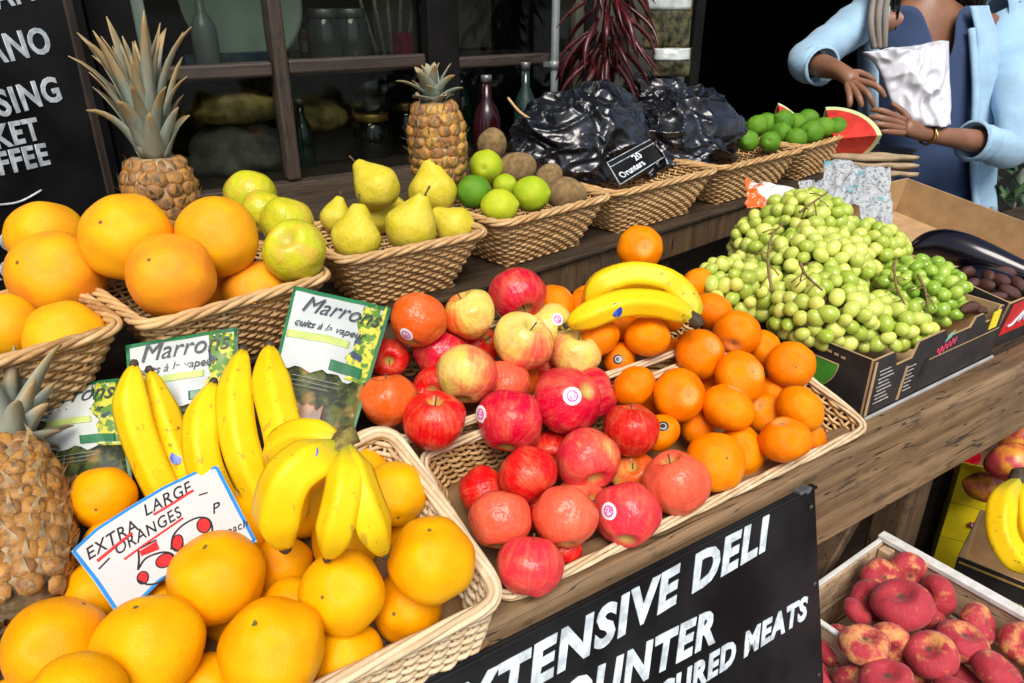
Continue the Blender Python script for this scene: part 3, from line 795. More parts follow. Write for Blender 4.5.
# ------------------------------------------------------------------ wicker baskets
def basket(label, group, quad, h, inset, axes, m, rows=13, stake=.017, strand=.0034, rimr=.0055, nstrand=4, pitch=.085, mrim=None):
    """quad: four rim corners FL, FR, BR, BL (world).  axes: down direction.  Woven walls taper inwards by inset."""
    FL, FR, BR, BL = [Vector(p) for p in quad]; dn = Vector(axes).normalized()
    cen = (FL+FR+BR+BL)/4
    root = thing('wicker_basket', cen+dn*h, label, 'basket', group)
    def corners(f):
        out = []
        for p in (FL, FR, BR, BL):
            d = cen-p; out.append(p+dn*(h*f)+d.normalized()*inset*1.35*f)
        return out
    def ring(f, step, rad=.03):
        c = corners(f); pts = []
        for i in range(4):
            a, b, d = c[i-1], c[i], c[(i+1) % 4]
            u = (a-b).normalized(); w = (d-b).normalized()
            p0 = b+u*rad; p1 = b+w*rad
            for k in range(5):
                t = k/4; pts.append((p0*(1-t)**2+b*2*t*(1-t)+p1*t*t))
        L = [0]
        for i in range(len(pts)): L.append(L[-1]+(pts[(i+1) % len(pts)]-pts[i]).length)
        n = max(12, int(round(L[-1]/step)))
        out = []; j = 0
        for k in range(n):
            s = L[-1]*k/n
            while L[j+1] < s: j += 1
            t = (s-L[j])/max(1e-9, L[j+1]-L[j]); out.append(pts[j].lerp(pts[(j+1) % len(pts)], t))
        return out, n
    n0 = ring(0, stake)[1]; n0 += n0 % 2
    per = sum(((corners(0)[i]-corners(0)[i-1]).length for i in range(4)))
    def ringn(f, n):
        r, _ = ring(f, 1e-3); return [r[int(i*len(r)/n) % len(r)] for i in range(n)]
    side = MB()
    SUB = 3
    for k in range(rows):
        f = (k+1.0)/(rows+.6)
        base = ringn(f, n0*SUB); pts = []
        for i, p in enumerate(base):
            a = base[i-1]; b = base[(i+1) % len(base)]
            t = (b-a).normalized(); o = t.cross(dn).normalized()
            ph = math.pi*(i/SUB+k)
            pts.append(p+o*(.0030*math.cos(ph))+dn*(.0016*mnoise.noise(Vector((i*.09, k*3.7, len(label))))))
        side.tube(pts, np.array([strand*(1+.25*mnoise.noise(Vector((i*.21, k*5.1, 2.2)))) for i in range(len(pts))]), 5, closed=True)
    top = ringn(-.02, n0); bot = ringn(1., n0)
    for i in range(n0):
        side.tube([top[i], top[i].lerp(bot[i], .5), bot[i]], .0021, 5)
    part('woven_side', side, m, root)
    rim = MB()
    N = int(per/.006); base = ringn(0, N); tw = per/pitch
    for s in range(nstrand):
        pts = []
        for i, p in enumerate(base):
            a = base[i-1]; b = base[(i+1) % N]; t = (b-a).normalized(); o = t.cross(dn).normalized()
            an = 2*math.pi*(s/nstrand+round(tw)*i/N)
            pts.append(p+o*(rimr*1.15*math.cos(an))+dn*(rimr*.9*math.sin(an)))
        rim.tube(pts, rimr*.78, 6, closed=True)
    part('braided_rim', rim, mrim or m, root)
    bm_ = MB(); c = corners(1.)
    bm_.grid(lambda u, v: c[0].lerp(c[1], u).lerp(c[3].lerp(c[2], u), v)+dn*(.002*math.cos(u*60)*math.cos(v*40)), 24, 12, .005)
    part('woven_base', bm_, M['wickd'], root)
    return root

# front row on the slope: rim plane just above the beam
DN = -TN
basket('deep pale wicker basket full of oranges at the front left', 'wicker baskets on the sloping front board',
       [tilt(-.15, -.012, .045), tilt(.306, -.012, .058), tilt(.284, .225, .058), tilt(-.125, .20, -.015)], .066, .010, (0, .06, -1), M['wickp'], rows=11, rimr=.0046, strand=.0030, pitch=.30, nstrand=5)
basket('long shallow pale wicker basket of apples and tangerines on the front beam', 'wicker baskets on the sloping front board',
       [tilt(.318, .0, .012), tilt(.972, .0, .012), tilt(.935, .205, .004), tilt(.318, .205, .004)], .075, .03, DN, M['wick'], rows=12, rimr=.0036, strand=.0026, pitch=.28, mrim=M['wickp'])  # walls in darker wicker than the rim: inside shade put into their colour
basket('second sloping wicker basket of apples and tangerines behind the front one', 'wicker baskets on the sloping front board',
       [tilt(.30, .225, .012), tilt(.90, .225, .012), tilt(.86, .39, -.02), tilt(.30, .39, -.02)], .065, .03, DN, M['wick'], rows=10, rimr=.0032, strand=.0026, pitch=.28, mrim=M['wickp'])  # same here, darker wall wicker paints in the shade of the unlit inside
# rear row on the upper shelf
ZR = 1.15
def rear(label, fl, fr, depth, h=.092, inset=.042):
    FL = Vector((fl[0], fl[1], ZR)); FR = Vector((fr[0], fr[1], ZR)); u = (FR-FL).normalized(); v = Vector((-u.y, u.x, 0))
    return basket(label, 'wicker baskets in a row on the upper shelf', [FL, FR, FR+v*depth, FL+v*depth], h, inset, (0, 0, -1), M['wick'], rows=15, strand=.0024, stake=.0165, rimr=.0045, pitch=.13)
rear('brown wicker basket of grapefruits at the far left', (-.22, .845), (.055, .905), .21)
rear('brown wicker basket holding grapefruits and golden apples', (.075, .890), (.320, .940), .21)
rear('brown wicker basket of speckled pears', (.350, .985), (.602, .995), .20)
rear('brown wicker basket of limes and kiwis', (.640, 1.022), (.920, 1.070), .21)
rear('brown wicker basket under the black plastic bags', (.935, 1.075), (1.262, 1.122), .22)
rear('brown wicker basket of dark green limes', (1.275, 1.125), (1.61, 1.172), .24)
rear('brown wicker basket furthest right under the watermelon', (1.635, 1.185), (2.03, 1.275), .24)

# ------------------------------------------------------------------ bananas
def banana(parent, pts, rad, name='banana', tip=True, n=22, stalk=False):
    P = crspline(pts, n); N = n+1
    r = []
    for i in range(N):
        t = i/n
        a = min(1, .26+(t/.24)**.7*.74) if t < .24 else 1
        b = min(1, .34+((1-t)/.30)**1.0*.66) if t > .70 else 1
        r.append(rad*min(a, b)*(1+.02*math.sin(7*t)))
    mb = MB(); mb.tube(P, r, 25, prof=lambda t: 1+.085*math.cos(5*t)+.028*math.cos(10*t))
    o = part(name, mb, M['banana'], parent)
    if tip:
        d = (P[0]-P[1]).normalized(); tb = MB(); tb.tube([P[0]-d*.002, P[0]+d*.004, P[0]+d*.007], [rad*.29, rad*.26, rad*.16], 8); part('dark_tip', tb, M['bantip'], o)
    return o, P
def bsticker(parent, p, nrm, r, m='stickb'):
    mb = MB(); q = axis_rot(nrm); q = q.to_matrix(); vs = []; fs = []; n = 16
    for k in range(3):
        for i in range(n):
            a = 2*math.pi*i/n; rr = r*(k+1)/3
            vs.append(tuple(Vector(p)+q @ Vector((rr*math.cos(a), rr*1.25*math.sin(a), .0012-.2*rr*rr/.02))))
    mb.add(vs, [tuple(range(n))]+[(k*n+i, (k+1)*n+i, (k+1)*n+(i+1) % n, k*n+(i+1) % n) for k in range(2) for i in range(n)])
    return part('sticker', mb, M[m], parent)
def bp(l): return [atD(*p) for p in l]
def on_banana(px, py, P, rad):
    "the skin point nearest to a pixel, facing the camera"
    rd = ray(px, py).normalized()
    best = min(P, key=lambda p: rd.cross(p-CAM).length)
    q = CAM+rd*((best-CAM).dot(rd)); off = min((q-best).length, rad*.9)
    return q-rd*math.sqrt(rad*rad-off*off)*.99, ((q-rd*math.sqrt(rad*rad-off*off))-best).normalized()

def bp(l): return [atD(*p) for p in l]
bg = 'banana bunches standing among the oranges'
t = thing('banana_bunch', atD(150, 500, .74), 'three yellow bananas standing at the left behind the price card', 'bananas', bg)
b1, P1 = banana(t, bp([(134, 366, .80), (133, 405, .795), (146, 450, .795), (170, 500, .80), (200, 540, .81)]), .0180)
b2, P2 = banana(t, bp([(150, 372, .825), (163, 415, .82), (180, 460, .815), (205, 505, .82), (230, 530, .83)]), .0165)
b3, P3 = banana(t, bp([(174, 412, .84), (180, 445, .84), (190, 480, .84), (210, 510, .84)]), .0125)
pp, nn = on_banana(176, 458, P2, .0165); bsticker(b2, pp, nn, .006)
t = thing('banana_bunch', atD(265, 500, .75), 'three tall bananas standing upright in front of the chestnut pouches', 'bananas', bg)
c1, Q1 = banana(t, bp([(213, 384, .82), (203, 420, .80), (206, 465, .785), (230, 510, .80), (262, 535, .82)]), .0182)
c2, Q2 = banana(t, bp([(243, 351, .83), (236, 395, .805), (243, 450, .785), (265, 498, .795), (290, 520, .81)]), .0186)
c3, Q3 = banana(t, bp([(269, 347, .82), (272, 385, .80), (283, 432, .775), (292, 480, .76), (303, 515, .77)]), .0190)
pp, nn = on_banana(285, 443, Q3, .0205); bsticker(c3, pp, nn, .0075)
t = thing('banana_bunch', atD(335, 500, .72), 'yellow green banana hand with its brown stalk up, hanging tips over the oranges', 'bananas', bg)
d1, R1 = banana(t, bp([(285, 546, .690), (280, 515, .675), (291, 478, .672), (318, 458, .688), (335, 446, .70)]), .0228)
d2, R2 = banana(t, bp([(328, 556, .675), (336, 530, .660), (344, 495, .662), (347, 468, .678), (346, 449, .70)]), .0165)
d3, R3 = banana(t, bp([(384, 553, .690), (372, 525, .672), (360, 492, .672), (352, 466, .685), (348, 448, .705)]), .0168)
d4, R4 = banana(t, bp([(270, 468, .765), (280, 448, .745), (300, 436, .735), (326, 438, .725), (342, 447, .715)]), .0160)
sm = MB(); sm.tube(bp([(341, 454, .695), (340, 445, .70), (345, 438, .706), (352, 434, .712)]), [.0115, .0095, .0095, .0105], 12, prof=lambda t: 1+.18*math.cos(4*t)); part('stalk', sm, M['bstalk'], t)
pp, nn = on_banana(312, 451, R1, .021); bsticker(d1, pp, nn, .0055)

t = thing('banana_bunch', atD(690, 318, 1.03), 'pair of bananas lying across the top of the tangerines', 'bananas')
U = dep(atT(640, 300, .075))
e1, S1 = banana(t, bp([(588, 305, U-.0), (600, 287, U), (632, 276, U+.005), (668, 283, U-.0), (690, 305, U-.02), (694, 317, U-.03)]), .0225)
e2, S2 = banana(t, bp([(568, 325, U-.05), (585, 317, U-.055), (620, 304, U-.05), (655, 304, U-.04), (682, 313, U-.035), (693, 320, U-.035)]), .0185)
pp, nn = on_banana(616, 310, S2, .0175); bsticker(e2, pp, nn, .0085)
sm = MB(); sm.tube(bp([(688, 315, U-.035), (695, 320, U-.034), (700, 326, U-.034)]), [.0095, .011, .0085], 10); part('stalk', sm, M['bantip'], t)

# ------------------------------------------------------------------ pineapples
def pine_mat(name, a, b_, c):
    m, nt, b = mat(name); ge = nt.nodes.new('ShaderNodeNewGeometry'); co = objco(nt)
    n = noi(nt, co, 90, 4, .7); n2 = noi(nt, co, 30, 3)
    col = mixc(nt, ge.outputs['Random Per Island'], a, b_)
    col = mixc(nt, sstep(nt, n, .42, .66), col, c)
    col = mixc(nt, sstep(nt, n2, .52, .7, 0, .6), col, (.06, .045, .03))
    lk(nt, col, b.inputs['Base Color']); b.inputs['Roughness'].default_value = .6; bump(nt, b, n, .5, .003); return m
M['pine'] = pine_mat('pineapple_rind', (.52, .25, .045), (.30, .14, .035), (.17, .085, .035))
M['piney'] = pine_mat('ripe_pineapple_rind', (.60, .34, .05), (.34, .14, .035), (.14, .06, .025))
M['bract'] = plain('pineapple_bract', (.22, .14, .065), .75, .5, 60, bumpd=.001, c2=(.46, .33, .17))
def leaf_mat():
    m, nt, b = mat('pineapple_leaf'); co = objco(nt); ge = nt.nodes.new('ShaderNodeNewGeometry')
    at = nt.nodes.new('ShaderNodeAttribute'); at.attribute_name = 'along'
    n = noi(nt, objco(nt, (120, 120, 10)), 1, 4)
    n3 = noi(nt, co, 25, 3)
    col = mixc(nt, n, (.10, .145, .11), (.34, .39, .32))
    col = mixc(nt, sstep(nt, math_(nt, 'ADD', at.outputs['Fac'], math_(nt, 'MULTIPLY_ADD', n3, 1.1, -.55)), .55, .98), col, (.36, .26, .11))
    col = mixc(nt, math_(nt, 'MULTIPLY', ge.outputs['Random Per Island'], .35), col, (.24, .17, .09))
    lk(nt, col, b.inputs['Base Color']); b.inputs['Roughness'].default_value = .55; bump(nt, b, n, .3, .001); return m
M['leaf'] = leaf_mat()
def pineapple(label, base, axis, R, Hh, crown, rind, nleaf=34, seed=1, spread=1., sh=1.0):
    r_ = random.Random(seed); ax = Vector(axis).normalized(); q = axis_rot(ax).to_matrix(); base = Vector(base)
    t = thing('pineapple', base, label, 'pineapple')
    def prof(z): # 0..1
        return R*(1-abs(2*z-.96)**3.2*.36) if z < .98 else R*.6
    body = MB(); pr = [(prof(k/20)*.93*(min(1, .55+k*.25) if k < 2 else 1), Hh*k/20) for k in range(21)]
    M4 = q.to_4x4(); M4.translation = base
    body.lathe(pr, M4, 28)
    rowsn = int(Hh/(R*.30)); 
    eyes = MB(); br = MB()
    for j in range(rowsn):
        z = (j+.5)/rowsn; rr = prof(z); n = max(7, int(2*math.pi*rr/(R*.44)))
        for i in range(n):
            a = 2*math.pi*(i+(j % 2)*.5)/n+.12*r_.uniform(-1, 1)
            nor = Vector((math.cos(a), math.sin(a), (prof(z-.04)-prof(z+.04))/(.08*Hh))).normalized()
            c = Vector((rr*.93*math.cos(a), rr*.93*math.sin(a), z*Hh))
            tang = Vector((-math.sin(a), math.cos(a), 0)); up = nor.cross(tang); w = R*.235*(1+.1*r_.uniform(-1, 1)); e = R*.095*(1+.5*r_.uniform(-1, 1))
            vs = []; hexn = 8
            for lv, (s_, hh) in enumerate(((1.08, -.3), (.86, .62), (.45, .95))):
                for k in range(hexn):
                    b = 2*math.pi*k/hexn
                    vs.append(c+tang*(w*s_*math.cos(b))+up*(w*.92*s_*math.sin(b))+nor*(e*hh))
            vs.append(c+nor*e*.8)
            fs = [(lv*hexn+k, lv*hexn+(k+1) % hexn, (lv+1)*hexn+(k+1) % hexn, (lv+1)*hexn+k) for lv in range(2) for k in range(hexn)]+[(2*hexn+k, 2*hexn+(k+1) % hexn, 3*hexn) for k in range(hexn)]
            eyes.add([tuple(M4 @ p) for p in vs], fs)
            # dry bract below each eye curling up
            b0 = c-up*w*.75+nor*e*.5; b1 = c-up*w*.1+nor*e*1.25; b2 = c+up*w*r_.uniform(.3, 1.3)+nor*R*r_.uniform(.10, .30)+tang*w*.7*r_.uniform(-1, 1)
            wd = w*.5*r_.uniform(.4, 1.1)
            vs = [b0-tang*wd, b0+tang*wd, b1+tang*wd*.55+nor*e*.05, b1-tang*wd*.55+nor*e*.05, b2]
            br.add([tuple(M4 @ p) for p in vs], [(0, 1, 2, 3), (3, 2, 4)])
    o = part('body', body, M['bract'], t); part('rind_eyes', eyes, M[rind], t); part('dry_bracts', br, M['bract'], t)
    lf = MB(); top = Vector((0, 0, Hh*.99))
    for k in range(nleaf):
        f = k/nleaf; a = k*2.39996+r_.uniform(-.2, .2); L = crown*(1-.25*abs(f-.55)*2)*r_.uniform(.75, 1.1)*(.55+.45*min(1, f*2.2))
        out = spread*(1.25-1.05*f)*r_.uniform(.8, 1.2); w = R*.34*(1-.35*f)*r_.uniform(.8, 1.15)*sh
        d = Vector((math.cos(a), math.sin(a), 0)); tg = Vector((-math.sin(a), math.cos(a), 0)); p0 = top+d*R*.34*(1-f)+Vector((0, 0, R*.5*f))
        nS = 9; bend = r_.uniform(.1, .8)*(1.3-f); pts = []; tws = r_.uniform(-.6, .6)
        ang = out
        pos = p0.copy()
        rowsv = []
        for s in range(nS+1):
            u = s/nS; aa = out*.75+bend*u*u*1.3
            dirv = (d*math.sin(aa)+Vector((0, 0, math.cos(aa)))).normalized(); nrm = (Vector((0, 0, 1))*math.sin(aa)-d*math.cos(aa)).normalized()
            ww = w*(1-u)**.62*(1 if u > .12 else .8+u*1.6)+.0006
            sd = (tg*math.cos(tws*u)+nrm*math.sin(tws*u))
            rowsv += [pos-sd*ww+nrm*ww*.35, pos-nrm*ww*.12, pos+sd*ww+nrm*ww*.35]
            pos = pos+dirv*(L/nS)
        fs = []
        for s in range(nS):
            for e_ in range(2): i0 = s*3+e_; fs.append((i0, i0+1, i0+4, i0+3))
        lf.add([tuple(M4 @ p) for p in rowsv], fs, True, np.repeat(np.linspace(0, 1, nS+1), 3))
    lo = part('leaf_crown', lf, M['leaf'], t)
    md = lo.modifiers.new('thick', 'SOLIDIFY'); md.thickness = .0010
    return t
pineapple('tall pineapple with a grey green spiky crown behind the grapefruits', atD(168, 236, 1.12), (.03, .05, 1), .052, .115, .175, 'pine', 46, 3, .46, .92)
pineapple('small ripe yellow brown pineapple with a short withered crown behind the pears', atD(441, 182, 1.36), (-.05, .02, 1), .052, .140, .060, 'piney', 20, 5, 1.25, 1.0)
pb = atD(24, 610, .68); pt = atD(8, 440, .78)
pineapple('big brown pineapple leaning at the left edge beside the oranges', pb, pt-pb, .048, .178, .10, 'pine', 34, 9, 1.1)
# ------------------------------------------------------------------ the stall
stall = thing('market_stall', (.5, .55, 0), 'weathered brown wooden stall with a thick front beam under the fruit baskets', 'market stall')
def bevelled(name, mb, m, parent, w=.006, label=None):
    o = part(name, mb, m, parent, label); md = o.modifiers.new('bevel', 'BEVEL'); md.width = w; md.segments = 2; md.limit_method = 'ANGLE'; return o
mb = MB(); nx = 60
def beamface(u, v):
    x = -.9+3.6*u; a = v*4
    prof = [(.548, .9), (.502, .902), (.498, .896), (.499, .84), (.493, .768)]
    k = min(int(a), 3); f = a-k; y = lerp(prof[k][0], prof[k+1][0], f); z = lerp(prof[k][1], prof[k+1][1], f)
    w = mnoise.noise(Vector((x*3, z*20, 0)))*.003
    return Vector((x, y+w, z+mnoise.noise(Vector((x*2.2, 3, 0)))*.003))
mb.grid(beamface, 160, 24)
mb.box((.9, .53, .833), (3.6, .05, .126))
part('front_beam', mb, M['beam'], stall)
mb = MB(); mb.box((.9, .505, .757), (3.6, .02, .018)); bevelled('lower_batten', mb, M['beam'], stall, .004)
mb = MB(); mb.hexa([tilt(-1.0, .03, -.10), tilt(.985, .03, -.10), tilt(.985, .43, -.10), tilt(-1.0, .43, -.10)], [tilt(-1.0, .03, -.075), tilt(.985, .03, -.075), tilt(.985, .43, -.075), tilt(-1.0, .43, -.075)])
bevelled('sloping_board', mb, M['shelfw'], stall, .002)
mb = MB(); mb.box((1.84, .80, .889), (1.69, .50, .022)); bevelled('flat_board', mb, M['shelfw'], stall, .002)
A = Vector((-.45, .835, 1.047)); Bv = Vector((2.35, 1.30, 1.047)); u = (Bv-A).normalized(); v = Vector((-u.y, u.x, 0)); dz = Vector((0, 0, .022))
mb = MB(); mb.hexa([A, Bv, Bv+v*.33, A+v*.33], [A+dz*.4, Bv+dz*.4, Bv+v*.33+dz*.4, A+v*.33+dz*.4])
bevelled('upper_shelf', mb, M['shelfw'], stall, .002)
o_ = -v*.003; 
mb = MB(); mb.bar(A+v*.02-Vector((0, 0, .035)), Bv+v*.02-Vector((0, 0, .035)), .022, .062); bevelled('shelf_rail', mb, M['beamy'], stall, .003)
for s in (.55, 1.02, 1.30, 1.62, 2.0, 2.5):
    p = A+u*s+v*.06; mb = MB(); mb.box((p.x, p.y, .50), (.045, .035, .99)); bevelled('shelf_post', mb, M['beamy'], stall, .004)
for k in range(4):
    a = A+u*(.2+.62*k)+v*.10; b = A+u*(.62+.62*k)+v*.10; mb = MB(); mb.bar((a.x, a.y, .93), (b.x, b.y, .985), .03, .012); part('slat', mb, M['shelfw'], stall)
mb = MB(); mb.hexa([A+v*.335+Vector((-.4, -.05, .03)), Bv+v*.335+Vector((.1, 0, .03)), Vector((2.4, 1.72, 1.077)), Vector((-.8, 1.72, 1.077))], [A+v*.335+Vector((-.4, -.05, .05)), Bv+v*.335+Vector((.1, 0, .05)), Vector((2.4, 1.72, 1.097)), Vector((-.8, 1.72, 1.097))])
bevelled('back_ledge', mb, M['shelfw'], stall, .002)
for x in (-.6, 1.225, 2.3):
    mb = MB(); mb.box((x, .56, .375), (.075, .06, .75)); bevelled('leg', mb, M['beamy'], stall, .006)
mb = MB(); mb.bar((.98, .58, .50), (1.19, .60, .74), .022, .05, Vector((0, 1, 0))); bevelled('brace', mb, M['beamy'], stall, .004)
mb = MB(); mb.bar((1.02, .66, .42), (1.20, .74, .60), .022, .05, Vector((0, 1, 0))); bevelled('brace', mb, M['beamy'], stall, .004)
mb = MB(); mb.bar((.93, .55, .755), (.99, .60, .56), .012, .03, Vector((0, 1, 0))); bevelled('brace', mb, M['beamy'], stall, .003)
mb = MB(); mb.box((1.5, .72, .328), (1.7, 1.10, .02)); bevelled('lower_shelf', mb, M['shelfw'], stall, .003)
mb = MB(); mb.box((.6, 1.28, .52), (3.2, .02, 1.02)); part('back_panel', mb, M['shelfw'], stall)

# ------------------------------------------------------------------ black deli board leaning on the beam
BU = Vector((0, .085, .34)).normalized(); BN = Vector((1, 0, 0)).cross(BU); B0 = Vector((.823, .493, .879))
if BN.y > 0: BN = -BN
def onB(px, py, e=.0): v = ray(px, py); return CAM+v*((B0-CAM).dot(BN)/v.dot(BN))+BN*e
bd = thing('deli_board', B0-BU*.8-Vector((.55, 0, 0)), 'black hand painted board in white capitals leaning against the front beam', 'sign board')
mb = MB(); c_ = lambda x, t, e: B0+Vector((x, 0, 0))+BU*t+BN*e
mb.hexa([c_(-1.15, -.85, -.012), c_(0, -.85, -.012), c_(0, -.85, 0), c_(-1.15, -.85, 0)], [c_(-1.15, 0, -.012), c_(0, 0, -.012), c_(0, 0, 0), c_(-1.15, 0, 0)])
bevelled('panel', mb, M['blackp'], bd, .002)
mb = MB(); mb.bar(c_(-1.15, -.003, .002), c_(0, -.003, .002), .004, .005, BN); bevelled('top_strip', mb, M['blackp'], bd, .001)
mb = MB(); q = c_(-.02, -.002, .0); mb.sphere(q, (.008, .006, .006), 10, 6); mb.bar(q-Vector((.02, 0, -.004)), q+Vector((.004, 0, .004)), .004, .012, BN)
part('metal_catch', mb, plain('catch_steel', (.25, .30, .34), .35, .2, 60, metal=.8), bd)
for k, (x, t) in enumerate(((-.012, -.03), (-.012, -.15), (-.012, -.30))):
    mb = MB(); mb.sphere(c_(x, t, .001), (.004, .002, .004), 8, 5); part('screw', mb, plain('screw', (.05, .05, .05), .4), bd)
def btext(body, p_end, p_start_dir, size, wob=.02, **k):
    a = onB(*p_end, .0012); b = onB(*p_start_dir, .0012); ux = (a-b).normalized()
    return text('lettering', body, M['white'], bd, a, ux, BU, size, align='RIGHT', wob=wob, **k)
btext('EXTENSIVE DELI', (765, 548), (655, 613), .064, shear=.32, bold=.0028, sx=.99, space=1.14)
btext('COUNTER', (712, 641), (655, 672), .064, shear=.28, bold=.0028, sx=.88, space=1.14)
btext('CURED MEATS', (805, 617), (743, 656), .046, shear=.28, bold=.0020, sx=.86, space=1.14)
a = onB(800, 672, .0012); text('lettering', 'CHEESES & OLIVES', M['white'], bd, a-Vector((0, 0, .03)), (onB(805, 617)-onB(743, 656)).normalized(), BU, .047, align='RIGHT', shear=.2, bold=.0011, sx=.74, space=1.12, wob=.02)

# ------------------------------------------------------------------ price card
CA, CB, CD = atD(73, 563, .700), atD(217, 466, .775), atD(121, 613, .672)
cu = (CB-CA).normalized(); cn = cu.cross(CA-CD).normalized(); cn = cn if cn.dot(CAM-CA) > 0 else -cn
def onC(px, py, e=0): v = ray(px, py); return CAM+v*((CA-CAM).dot(cn)/v.dot(cn))+cn*e
def zc(x, y): return 66+x/4.09, 456+y/4.09
pc = thing('price_card', onC(150, 600), 'white handwritten price card with a blue edge saying extra large oranges', 'price card')
out = [zc(*p) for p in ((22, 392), (120, 300), (250, 215), (400, 125), (520, 70), (575, 45), (622, 42), (700, 190), (782, 350), (640, 400), (500, 455), (380, 520), (310, 590), (212, 655), (120, 520))]
O3 = [onC(*p) for p in out]
mb = MB(); n = len(O3); mb.add([tuple(p+cn*.0008) for p in O3]+[tuple(p-cn*.0008) for p in O3], [tuple(range(n)), tuple(range(2*n-1, n-1, -1))]+[(i, n+i, n+(i+1) % n, (i+1) % n) for i in range(n)], False)
part('card', mb, M['card'], pc)
mb = MB(); inset = [p+(sum(O3, Vector())/n-p).normalized()*.0022+cn*.0009 for p in O3]
for i in range(n): 
    a, b = inset[i], inset[(i+1) % n]; mb.bar(a, b, .0032, .0006, cn)
part('blue_edging', mb, M['blue'], pc)
def stroke(pts, w, m, name='marker_line', e=.0013):
    mb = MB(); P = crspline([onC(*zc(*p), e) for p in pts], max(6, 6*len(pts)))
    mb.tube(P, w, 6); o = part(name, mb, m, pc); return o
def ctext(body, a, b, size, **k):
    A_, B_ = onC(*zc(*a), .001), onC(*zc(*b), .001); ux = (B_-A_).normalized()
    return text('lettering', body, M['ink'], pc, A_, ux, cn.cross(ux), size, shear=.28, bold=.00012, wob=.05, ext=.0003, sx=k.pop('sx', .85), space=k.pop('space', 1.1), **k)
ctext('EXTRA', (92, 430), (285, 310), .0200, sx=.74)
ctext('LARGE', (325, 250), (522, 145), .0200, sx=.74)
ctext('ORANGES', (208, 410), (500, 232), .0180, sx=.74)
ctext('P', (600, 240), (625, 230), .017)
ctext('each', (660, 325), (720, 300), .012)
stroke([(130, 432), (200, 375), (272, 318)], .0016, M['redink']); stroke([(360, 243), (440, 195), (522, 143)], .0013, M['redink']); stroke([(240, 425), (330, 360), (480, 256)], .0011, M['redink'])
stroke([(136, 465), (180, 420)], .0008, M['ink']); stroke([(545, 163), (580, 152)], .0008, M['ink'])
def blob(c, rx, ry, ang, m, e=.0012):
    P = []; 
    for k in range(18):
        a = 2*math.pi*k/18; x = rx*math.cos(a); y = ry*math.sin(a); P.append(onC(*zc(c[0]+x*math.cos(ang)-y*math.sin(ang), c[1]+x*math.sin(ang)+y*math.cos(ang)), e))
    mb = MB(); mb.add([tuple(p) for p in P]+[tuple(p-cn*.0006) for p in P], [tuple(range(18)), tuple(range(35, 17, -1))]+[(i, (i+1) % 18, 18+(i+1) % 18, 18+i) for i in range(18)], False)
    part('red_dot', mb, m, pc)
    mb = MB(); mb.tube([p for p in P], .0007, 6, closed=True); part('dot_outline', mb, M['ink'], pc)
blob((405, 430), 38, 26, -.5, M['redink']); blob((316, 500), 22, 26, .4, M['redink']); blob((457, 358), 22, 34, .2, M['redink']); blob((565, 286), 28, 30, .2, M['redink'])
q = [zc(*p) for p in ((302, 392), (372, 350), (384, 384), (310, 412))]; mb = MB(); mb.add([tuple(onC(*p, .0014)) for p in q]+[tuple(onC(*p, .0006)) for p in q], [(0, 1, 2, 3), (7, 6, 5, 4), (0, 4, 5, 1), (1, 5, 6, 2), (2, 6, 7, 3), (3, 7, 4, 0)], False); part('red_flag', mb, M['redink'], pc)
stroke([(290, 388), (372, 345)], .0008, M['ink']); stroke([(298, 390), (300, 430), (296, 468)], .0009, M['ink'])
stroke([(296, 468), (330, 420), (400, 396), (442, 412), (436, 465), (390, 515), (340, 528), (300, 512)], .0009, M['ink'])
stroke([(432, 385), (440, 330), (480, 285), (540, 255), (585, 262), (600, 300), (590, 330)], .0009, M['ink'])
stroke([(438, 380), (470, 392), (480, 360)], .0009, M['ink'])

# ------------------------------------------------------------------ chestnut pouches
M['pouch'] = plain('pouch_film', (.50, .54, .52), .3, .12, 8)
M['pgreen'] = plain('pouch_green', (.02, .16, .06), .35, .2, 20)
def print_mat():
    m, nt, b = mat('pouch_landscape'); co = objco(nt); n = noi(nt, co, 55, 5, .7); n2 = noi(nt, co, 22, 3)
    col = mixc(nt, sstep(nt, n, .4, .62), (.02, .028, .016), (.10, .12, .035)); col = mixc(nt, sstep(nt, n2, .55, .66), col, (.33, .20, .06)); col = mixc(nt, sstep(nt, n, .66, .74), col, (.55, .50, .32))
    lk(nt, col, b.inputs['Base Color']); b.inputs['Roughness'].default_value = .32; return m
M['print'] = print_mat(); M['print'].node_tree.nodes['Principled BSDF'].inputs['Specular IOR Level'].default_value = .15
def flower_mat():
    m, nt, b = mat('pouch_blossom'); co = objco(nt); n = noi(nt, co, 85, 3, .6); n2 = noi(nt, co, 40, 2)
    col = mixc(nt, sstep(nt, n, .45, .55), (.10, .22, .03), (.55, .55, .06)); col = mixc(nt, sstep(nt, n2, .58, .64), col, (.05, .07, .10))
    lk(nt, col, b.inputs['Base Color']); b.inputs['Roughness'].default_value = .32; return m
M['blossom'] = flower_mat()
M['lime_band'] = plain('pouch_lime_band', (.50, .60, .18), .35, .15, 20)
M['pink'] = plain('pouch_ink', (.035, .045, .06), .4, .2, 60)
M['nut'] = plain('chestnut_print', (.26, .10, .04), .35, .5, 60, c2=(.45, .22, .10))
